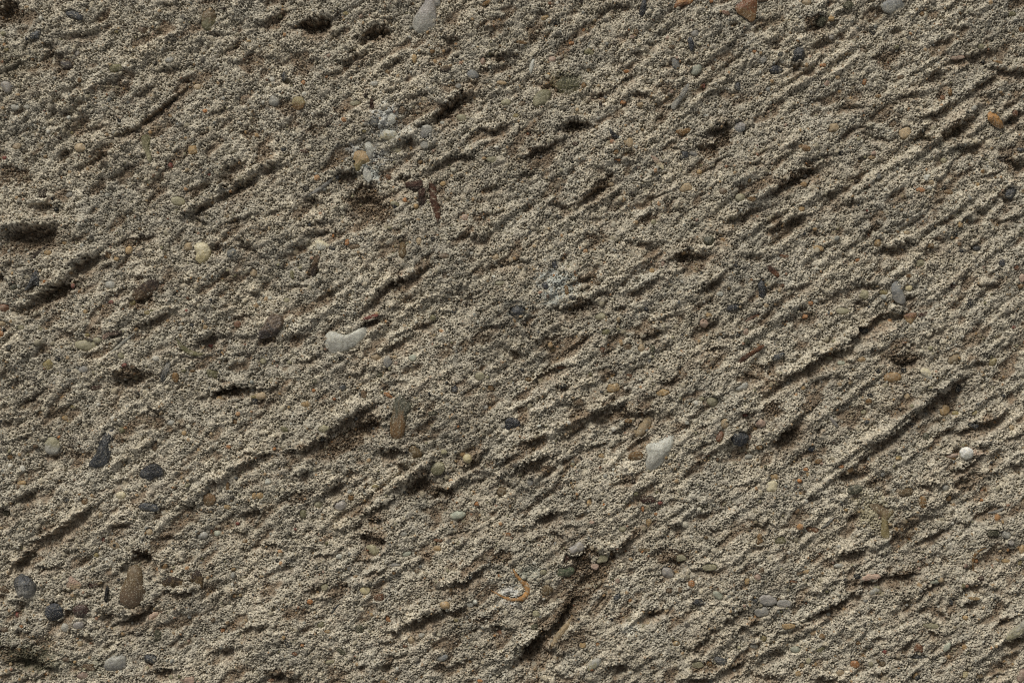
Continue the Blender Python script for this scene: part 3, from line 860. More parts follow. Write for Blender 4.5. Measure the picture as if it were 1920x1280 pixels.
# ------------------------------------------------------------------ the stones, chips and twigs one can name
# (tile, outline, colour, second colour or None, height above surface, facets, material, name, category, label, short reference)
HEROES = [
 ('A1', [(1135,70),(1160,48),(1195,55),(1208,85),(1200,130),(1185,165),(1150,172),(1128,150),(1125,105)], 'khbrown','olive',3,2,'m','pebble','pebble','upright olive brown oval pebble near the top edge, left of the teardrop','the upright olive oval'),
 ('A1', [(790,765),(815,752),(845,770),(842,800),(838,840),(852,885),(845,912),(828,895),(812,850),(798,820)], 'olive','khaki',2,1,'s','pebble','pebble','thin khaki club shaped stone standing upright in a shallow furrow','the khaki club shaped stone'),
 ('A2', [(905,60),(925,30),(945,0),(962,-22),(985,-15),(1000,30),(1006,90),(995,145),(970,172),(935,182),(895,175),(872,140),(882,100)], 'lilac','palegrey',6,2,'q','teardrop_pebble','pebble','large smooth pale grey teardrop pebble cut by the top edge','the big teardrop pebble'),
 ('A2', [(1028,390),(1035,375),(1062,366),(1087,375),(1085,392),(1062,402),(1035,402)], 'khbrown','dkbrown',5,1,'m','pebble','pebble','small dark brown bean shaped pebble lying below the teardrop','the dark brown bean'),
 ('A2', [(200,575),(208,548),(235,537),(262,548),(272,575),(262,602),(235,614),(210,603)], 'yellow','amber',5,3,'m','pebble','pebble','round amber yellow glassy pebble with a darker lower edge','the amber yellow pebble'),
 ('A2', [(640,560),(652,552),(656,580),(662,612),(645,616),(638,590)], 'maroon',None,3,1,'w','wood_splinter','splinter','tiny upright dark red splinter above the white crumbs','the dark red splinter'),
 ('A2', [(685,750),(705,725),(745,718),(775,730),(790,755),(770,775),(730,780),(695,770)], 'white','cream',4,4,'q','quartz_chip','stone','crumbly white quartz chip with a cream lower face','the crumbly white chip'),
 ('A2', [(735,640),(760,630),(785,650),(778,690),(750,700),(735,675)], 'white',None,2.5,5,'q','quartz_chip','stone','upper white crumb above the crumbly white chip',None),
 ('A2', [(605,800),(635,780),(655,800),(658,850),(648,890),(625,890),(612,850)], 'white','palegrey',3,5,'q','quartz_chip','stone','upright white crumb on the right of the yellow ochre stone',None),
 ('A2', [(590,940),(615,930),(640,960),(645,1000),(625,1015),(600,990)], 'palegrey','white',2.5,5,'q','quartz_chip','stone','lowest white crumb, below the yellow ochre stone',None),
 ('A2', [(540,870),(550,845),(580,832),(610,845),(632,880),(630,905),(600,912),(580,945),(558,952),(545,920)], 'ochre','yellow',3,3,'m','ochre_stone','stone','pale yellow ochre stone with white crumbs beside it','the yellow ochre stone'),
 ('A2', [(918,740),(925,705),(955,698),(985,710),(980,740),(955,765),(925,775)], 'palegrey','grey',4,3,'q','pebble','pebble','pale grey angular pebble on the edge of a small hollow','the pale grey angular pebble'),
 ('A2', [(918,800),(935,785),(962,795),(960,825),(938,832),(920,822)], 'palegrey',None,3,2,'q','pebble','pebble','small pale grey pebble touching the angular grey one from below',None),
 ('A2', [(835,1025),(850,1010),(885,1010),(920,1005),(930,1030),(925,1065),(895,1078),(855,1068),(838,1050)], 'maroon','dkbrown',5,4,'w','bark_chip','bark','dark purplish bark chip beside the top of the reddish wood chip',None),
 ('A2', [(905,1065),(925,1052),(945,1055),(942,1095),(950,1130),(955,1152),(925,1160),(908,1145),(905,1105)], 'maroon','dkbrown',5,4,'w','bark_chip','bark','squarish dark brown chip left of the reddish wood chip',None),
 ('A3', [(712,85),(710,60),(722,20),(735,-2),(750,8),(750,45),(740,80),(725,95)], 'black',None,6,3,'d','pebble','pebble','upright black oval pebble near the top edge','the upright black pebble'),
 ('A3', [(905,42),(915,15),(940,-10),(985,-18),(1008,5),(1000,25),(960,30),(925,48)], 'ochre2','rust2',6,3,'m','rusty_stone','stone','golden brown stone cut off by the top edge','the golden stone at the top edge'),
 ('A3', [(1248,45),(1262,25),(1285,5),(1300,-15),(1360,-12),(1368,30),(1360,80),(1352,112),(1335,128),(1315,110),(1292,92),(1262,72)], 'rust2','amber',8,4,'m','rusty_stone','stone','large rust brown wedge shaped stone at the top edge','the big rust brown wedge'),
 ('A3', [(1368,-12),(1400,-20),(1425,-18),(1428,5),(1395,14),(1370,12)], 'rust','brown',5,3,'m','rusty_stone','stone','thin rusty sliver touching the rust brown wedge at top',None),
 ('A3', [(978,225),(990,208),(1005,215),(1016,245),(1008,280),(997,292),(988,265)], 'navy',None,5,2,'d','pebble','pebble','upright blue black oval pebble with a small grey one above','the blue black oval'),
 ('A3', [(118,575),(122,548),(142,520),(170,502),(200,502),(215,520),(212,550),(190,575),(155,590),(130,596)], 'olive','khaki',7,0,'m','olive_pebble','pebble','smooth olive green oval pebble lying tilted in the concrete','the olive green oval'),
 ('A3', [(888,600),(898,570),(925,545),(945,515),(965,480),(985,465),(990,490),(968,530),(945,560),(925,590),(910,612)], 'grey','palegrey',3,1,'s','stone_sliver','stone','long pale grey sliver slanting up to the right','the long grey sliver'),
 ('A3', [(95,400),(100,360),(112,330),(128,328),(125,360),(112,395),(104,410)], 'white',None,3,2,'q','shell_fragment','shell','thin upright white sliver above the olive green oval','the thin white sliver'),
 ('A3', [(1242,715),(1252,690),(1280,680),(1305,695),(1300,725),(1275,740),(1250,738)], 'lilac','bluegrey',4,3,'q','pebble','pebble','pale bluish pebble at the upper end of a dark hollow','the pale bluish pebble'),
 ('A3', [(245,470),(268,440),(310,425),(355,435),(385,455),(375,490),(340,520),(300,530),(262,510)], 'dkolive','olive',2,7,'s','mossy_stone','stone','mottled dark olive stone patch right of the olive green oval','the mottled olive stone'),
 ('A3', [(540,715),(560,730),(580,750),(600,765),(585,775),(562,768),(548,745)], 'black',None,3,2,'d','stone_sliver','stone','small black curved sliver in the top middle of the slab','the black curved sliver'),
 ('A3', [(775,865),(800,875),(835,905),(850,935),(840,948),(815,925),(790,900)], 'pink','cream',2,1,'s','stone_sliver','stone','pinkish sliver slanting down to the right','the pinkish sliver'),
 ('A4', [(632,30),(650,10),(690,-5),(740,-5),(765,20),(755,45),(715,60),(690,76),(650,62)], 'bluegrey','palegrey',4,1,'q','pebble','pebble','broad pale blue grey stone with a brown streak at the top edge','the broad blue grey stone'),
 ('A4', [(135,320),(140,285),(165,270),(195,278),(203,310),(198,338),(165,350),(140,340)], 'slate','black',10,6,'d','rock_fragment','stone','rough dark grey lump casting a long shadow below it','the rough dark lump'),
 ('A4', [(1222,640),(1240,625),(1270,632),(1285,655),(1305,680),(1312,712),(1285,720),(1258,705),(1240,690),(1225,672)], 'ochre2','amber',8,5,'m','rusty_stone','stone','knobbly golden brown stone like a walnut near the right edge','the knobbly golden stone'),
 ('B1', [(1080,95),(1100,78),(1135,72),(1160,85),(1175,120),(1168,155),(1145,178),(1115,190),(1090,165),(1098,130)], 'cream','yellow2',8,1,'q','cream_pebble','pebble','cream white pebble with yellowish edges at the left','the cream white pebble'),
 ('B1', [(132,345),(165,295),(188,238),(205,232),(225,260),(222,320),(192,308),(160,335)], 'black','slate',5,5,'d','rock_fragment','stone','near black blade shaped stone beside the deep dark pit','the black blade shaped stone'),
 ('B1', [(735,375),(745,340),(790,305),(840,275),(880,280),(875,325),(850,360),(810,385),(765,392)], 'dkbrown','brown',5,7,'w','bark_chip','bark','dark brown scaly bark chip like a small cone','the scaly bark chip'),
 ('B1', [(575,610),(580,590),(610,570),(660,562),(690,575),(660,588),(615,595),(595,615)], 'dkbrown','pink',3,1,'s','shell_fragment','shell','curved pinkish brown shell edge right of a khaki pebble','the curved brown shell edge'),
 ('B1', [(892,850),(895,805),(912,770),(932,735),(950,745),(942,785),(928,815),(918,850)], 'grey','slate',3,2,'s','stone_sliver','stone','grey upright sliver left of a small amber chip','the grey upright sliver'),
 ('B1', [(238,1195),(262,1160),(295,1155),(318,1180),(328,1215),(312,1250),(275,1258),(245,1245)], 'khaki','palegrey',4,1,'m','beige_pebble','pebble','smooth pale beige pebble near the left edge','the pale beige pebble'),
 ('C1', [(480,65),(540,20),(538,-20),(545,-70),(560,-105),(600,-140),(655,-150),(640,-90),(622,-20),(605,30),(590,60),(540,72)], 'black','slate',3,6,'d','rock_fragment','stone','tall rough black stone peppered with pale cement specks','the speckled black stone'),
 ('B2', [(382,625),(398,582),(420,565),(455,578),(500,590),(545,570),(575,545),(605,545),(622,570),(605,605),(570,640),(535,665),(495,682),(445,698),(410,690),(392,660)], 'white','palegrey',5,1,'q','quartz_pebble','pebble','large white saddle shaped quartz pebble in the left half','the big white quartz'),
 ('B2', [(5,585),(25,550),(55,510),(85,475),(120,475),(148,498),(152,535),(125,570),(90,598),(50,608),(18,605)], 'brown','dkbrown',9,4,'d','rock_fragment','stone','dark brown slanted block with a pale top face','the dark brown block'),
 ('B2', [(330,65),(355,55),(385,72),(408,92),(385,108),(355,118),(335,110)], 'cream','white',3,3,'q','shell_fragment','shell','cream coloured flake left of a tiny blue black stone','the cream flake'),
 ('B2', [(305,250),(310,205),(325,155),(345,140),(352,160),(345,200),(335,240),(322,262)], 'brown','dkbrown',4,3,'w','bark_chip','bark','upright dark brown bar shaped chip','the dark brown bar'),
 ('B2', [(798,920),(820,935),(845,955),(875,980),(868,1005),(848,1020),(838,1070),(826,1140),(800,1168),(775,1162),(752,1140),(752,1080),(762,1020),(770,970)], 'dkolive','amber',5,1,'m','amber_prism','stone','tall amber brown prism shaped stone, olive at its pointed top','the amber prism'),
 ('B2', [(1388,1075),(1400,1055),(1428,1048),(1455,1058),(1475,1075),(1470,1095),(1440,1105),(1420,1120),(1395,1110)], 'black','navy',8,4,'d','black_pebble','pebble','glossy jet black pebble near the middle of the slab','the jet black pebble'),
 ('B3', [(1372,300),(1385,275),(1400,262),(1412,290),(1422,340),(1418,375),(1402,398),(1388,385),(1378,345)], 'slate','black',7,6,'d','rock_fragment','stone','rough black upright lump in the right half','the rough black lump'),
 ('B3', [(1262,740),(1275,720),(1320,690),(1370,660),(1405,640),(1412,655),(1385,675),(1340,705),(1300,735),(1275,752)], 'rust','maroon',5,2,'w','wood_twig','twig','short reddish brown wood stick slanting up right','the reddish wood stick'),
 ('B3', [(1305,510),(1330,490),(1370,472),(1395,468),(1380,485),(1345,500),(1318,515)], 'rust','pink',3,2,'w','wood_twig','twig','fainter reddish stick above the reddish wood stick',None),
 ('B3', [(748,1210),(780,1192),(815,1178),(855,1160),(895,1146),(906,1175),(898,1215),(880,1250),(858,1280),(830,1310),(795,1340),(765,1352),(745,1342),(745,1300),(758,1262),(752,1235)], 'white','palegrey',6,2,'q','quartz_pebble','pebble','large white bone shaped quartz pebble in the right half','the white bone shaped quartz'),
 ('B3', [(1222,1160),(1232,1132),(1268,1120),(1300,1132),(1318,1158),(1305,1190),(1275,1212),(1240,1198)], 'slate','navy',9,6,'d','rock_fragment','stone','dark grey angular stone right of the white bone shaped quartz','the dark grey angular stone'),
 ('B4', [(688,345),(693,305),(712,292),(740,298),(748,335),(765,380),(768,408),(742,418),(712,402),(695,378)], 'bluegrey','grey',4,1,'m','slate_pebble','pebble','flat blue grey upright pebble in the right half','the flat blue grey pebble'),
 ('B4', [(758,482),(785,470),(830,462),(832,485),(815,510),(800,530),(778,512)], 'rust','ochre',6,3,'m','terracotta_chip','stone','terracotta brown wedge below the flat blue grey pebble','the terracotta wedge'),
 ('B4', [(850,790),(870,772),(895,780),(912,805),(922,835),(905,838),(880,822),(860,812)], 'cream','palegrey',4,1,'q','shell_fragment','shell','cream slipper shaped shell bit, pale against the concrete','the cream shell bit'),
 ('B4', [(1068,1240),(1082,1220),(1110,1212),(1138,1228),(1146,1252),(1132,1275),(1100,1285),(1075,1270)], 'bright','white',10,3,'q','white_pebble','pebble','round bright white pebble standing proud near the right edge','the round white pebble'),
 ('B4', [(-5,205),(5,200),(30,215),(55,240),(62,260),(50,268),(25,250),(0,225)], 'maroon','rust',3,2,'w','bark_chip','bark','short maroon splinter slanting down right','the maroon splinter'),
 ('B4', [(345,1050),(358,1045),(385,1080),(395,1098),(380,1102),(360,1078)], 'lilac','grey',3,1,'s','stone_sliver','stone','small pinkish grey sliver slanting down right',None),
 ('C1', [(782,130),(788,98),(815,75),(845,58),(878,54),(898,75),(916,108),(900,125),(868,130),(845,146),(812,140)], 'black','slate',11,4,'d','black_stone','stone','black rounded block standing proud in the lower left','the black rounded block'),
 ('C1', [(1130,258),(1138,230),(1165,222),(1192,232),(1200,258),(1190,285),(1162,295),(1138,285)], 'amber','khbrown',5,2,'m','amber_pebble','pebble','round amber brown pebble in a thin pale ring','the round amber pebble'),
 ('C1', [(86,715),(100,690),(125,672),(162,685),(185,705),(208,735),(200,775),(172,800),(145,815),(112,800),(95,760)], 'slate','grey',15,6,'d','dark_hexagon_stone','stone','six sided dark grey rock with pale flecks at the left edge','the six sided grey rock'),
 ('C1', [(255,885),(262,855),(290,838),(325,840),(352,862),(350,900),(325,925),(290,928),(265,912)], 'navy','black',8,4,'d','rock_fragment','stone','rough round black stone left of the maroon oval pebble','the rough round black stone'),
 ('C1', [(407,880),(415,855),(445,840),(478,845),(495,870),(488,898),(460,914),(425,908)], 'maroon','dkbrown',7,1,'m','maroon_pebble','pebble','neat maroon brown oval pebble in the lower left','the maroon oval'),
 ('C1', [(712,690),(708,660),(725,635),(752,624),(780,640),(792,668),(796,700),(796,725),(805,760),(806,790),(790,825),(762,850),(735,858),(700,850),(672,830),(667,798),(676,758),(692,722)], 'khbrown','brown',7,1,'m','pear_pebble','pebble','large brown pear shaped pebble with a sandy narrow top','the big brown pear'),
 ('C1', [(908,722),(918,695),(945,682),(985,685),(1015,702),(1042,735),(1020,745),(975,742),(935,748)], 'dkbrown','khbrown',4,5,'w','bark_chip','bark','dark brown humped chip with a sandy crest','the dark humped chip'),
 ('C1', [(1040,675),(1065,652),(1098,642),(1128,655),(1133,700),(1130,748),(1105,752),(1085,725),(1050,708)], 'dkbrown','khbrown',4,6,'w','bark_chip','bark','ragged dark brown chip right of the dark humped chip','the ragged brown chip'),
 ('C1', [(583,825),(586,770),(592,738),(606,740),(603,785),(598,825)], 'black',None,4,1,'w','wood_splinter','splinter','thin upright black splinter left of the big brown pear','the black splinter'),
 ('C1', [(365,742),(380,705),(395,682),(425,705),(458,732),(440,752),(400,758)], 'pink','tan',5,3,'s','pink_stone','stone','dusty pink triangular stone in the lower left','the dusty pink triangle'),
 ('C1', [(578,1190),(590,1155),(630,1130),(680,1115),(698,1135),(698,1175),(675,1205),(640,1212),(600,1212)], 'palegrey','grey',7,4,'q','rock_fragment','stone','pale grey glassy lump near the bottom edge','the pale glassy lump'),
 ('C2', [(975,100),(985,65),(1015,50),(1048,62),(1050,95),(1030,118),(995,122)], 'khaki','olive',5,3,'m','khaki_stone','stone','flat topped khaki stone on a ridge crest','the khaki ridge stone'),
 ('C3', [(425,1180),(448,1148),(478,1138),(497,1142),(492,1170),(465,1195),(440,1212),(422,1205)], 'palegrey','khaki',5,1,'q','leaf_shaped_stone','stone','pale leaf shaped stone near the bottom edge','the pale leaf shaped stone'),
 ('C3', [(1382,805),(1400,790),(1440,788),(1475,805),(1480,835),(1450,850),(1410,848),(1388,832)], 'lilac','grey',3,1,'m','grey_pebble','pebble','flat pinkish grey pebble, left one of a touching pair','the flat pinkish grey pebble'),
 ('C4', [(52,840),(60,820),(95,815),(130,825),(128,848),(95,860),(65,858)], 'grey','lilac',3,1,'m','grey_pebble','pebble','flat grey oval pebble, right one of a touching pair',None),
 ('C4', [(1315,1025),(1335,990),(1375,960),(1420,925),(1455,905),(1500,900),(1510,935),(1480,965),(1430,985),(1385,1015),(1340,1035)], 'palegrey','khaki',9,2,'s','slab_stone','stone','long pale grey slab stone jutting in from the right edge','the pale slab at the right edge'),
 ('C4', [(565,290),(590,278),(640,285),(692,298),(705,325),(690,350),(672,372),(672,410),(688,445),(672,470),(640,465),(628,430),(638,385),(625,345),(600,320),(572,308)], 'khbrown','yellow',3,5,'m','olive_stone','stone','olive amber tooth shaped stone with a narrow root downwards','the olive tooth shaped stone'),
]
# slender curved pieces: (tile, spine points, half widths, colour, height, material, name, category, label, ref)
TUBES = [
 ('A2', [(968,1015),(985,1050),(990,1090),(993,1130),(1006,1170),(1017,1210),(1014,1248)], [18,29,24,28,27,18,4], 'chip', 4.5, 'w','wood_chip','wood chip','long reddish brown wood chip, pointed at its lower end','the reddish brown wood chip'),
 ('A2', [(285,1100),(330,1068),(385,1030),(432,988)], [9,13,12,9], 'grey', 3, 'w','wood_twig','twig','grey weathered twig slanting up right, left of the bark chips','the grey twig'),
 ('B1', [(628,684),(670,650),(712,612),(752,578)], [5,11,10,5], 'palegrey', 3, 's','dry_stalk','twig','thin pale grey stalk slanting up right from a brown shell edge','the pale grey stalk'),
 ('B1', [(985,610),(1010,655),(1055,688),(1100,698),(1140,695)], [8,14,18,14,8], 'olive', 5, 's','shell_fragment','shell','curved olive grey shell rim in the left half','the curved olive shell rim'),
 ('C2', [(418,895),(440,865),(465,835)], [4,6,4], 'slate', 3, 'w','wood_splinter','splinter','thin dark splinter slanting up right beside the rust brown flake','the thin dark splinter'),
 ('C2', [(718,820),(738,798),(758,775)], [4,6,4], 'grey', 3, 'w','wood_splinter','splinter','tiny grey splinter right of the rust brown flake',None),
 ('C3', [(-118,765),(-85,780),(-50,800),(-15,815),(20,815),(60,805),(90,775),(82,735),(50,705),(25,680),(5,640)], [4,9,6,12,9,19,13,21,11,14,5], 'ochre2', 2.5, 'm','hooked_ochre_stone','stone','orange ochre hook shaped vein curled round pale cement','the orange hook'),
 ('C3', [(210,1085),(240,1045),(275,1000),(310,955),(335,915)], [12,19,18,16,7], 'tan', 2.5, 'w','wood_stick','twig','weathered brown stick lying in the deep furrow near the bottom edge','the stick in the furrow'),
 ('C4', [(1148,655),(1138,610),(1150,565),(1178,535),(1212,524)], [5,8,9,8,4], 'amber', 3, 's','shell_fragment','shell','thin curved amber shell rim in the lower right','the curved amber rim'),
 ('C4', [(1228,330),(1262,328),(1300,312),(1322,298)], [4,9,8,3], 'grey', 3, 's','shell_fragment','shell','slim grey shell rim in the lower right','the slim grey rim'),
 ('C4', [(300,418),(335,392),(372,358)], [5,9,5], 'grey', 3, 'w','wood_twig','twig','short grey twig left of the olive tooth shaped stone',None),
 ('B2', [(600,540),(640,518),(690,492)], [5,8,5], 'dkbrown', 2, 'w','wood_splinter','splinter','dark brown splinter just above the big white quartz',None),
 ('B1', [(170,180),(215,130),(262,80)], [5,9,6], 'dkbrown', 3, 'w','wood_twig','twig','dark twig lying inside the deep pit at the left edge','the dark twig in the pit'),
]
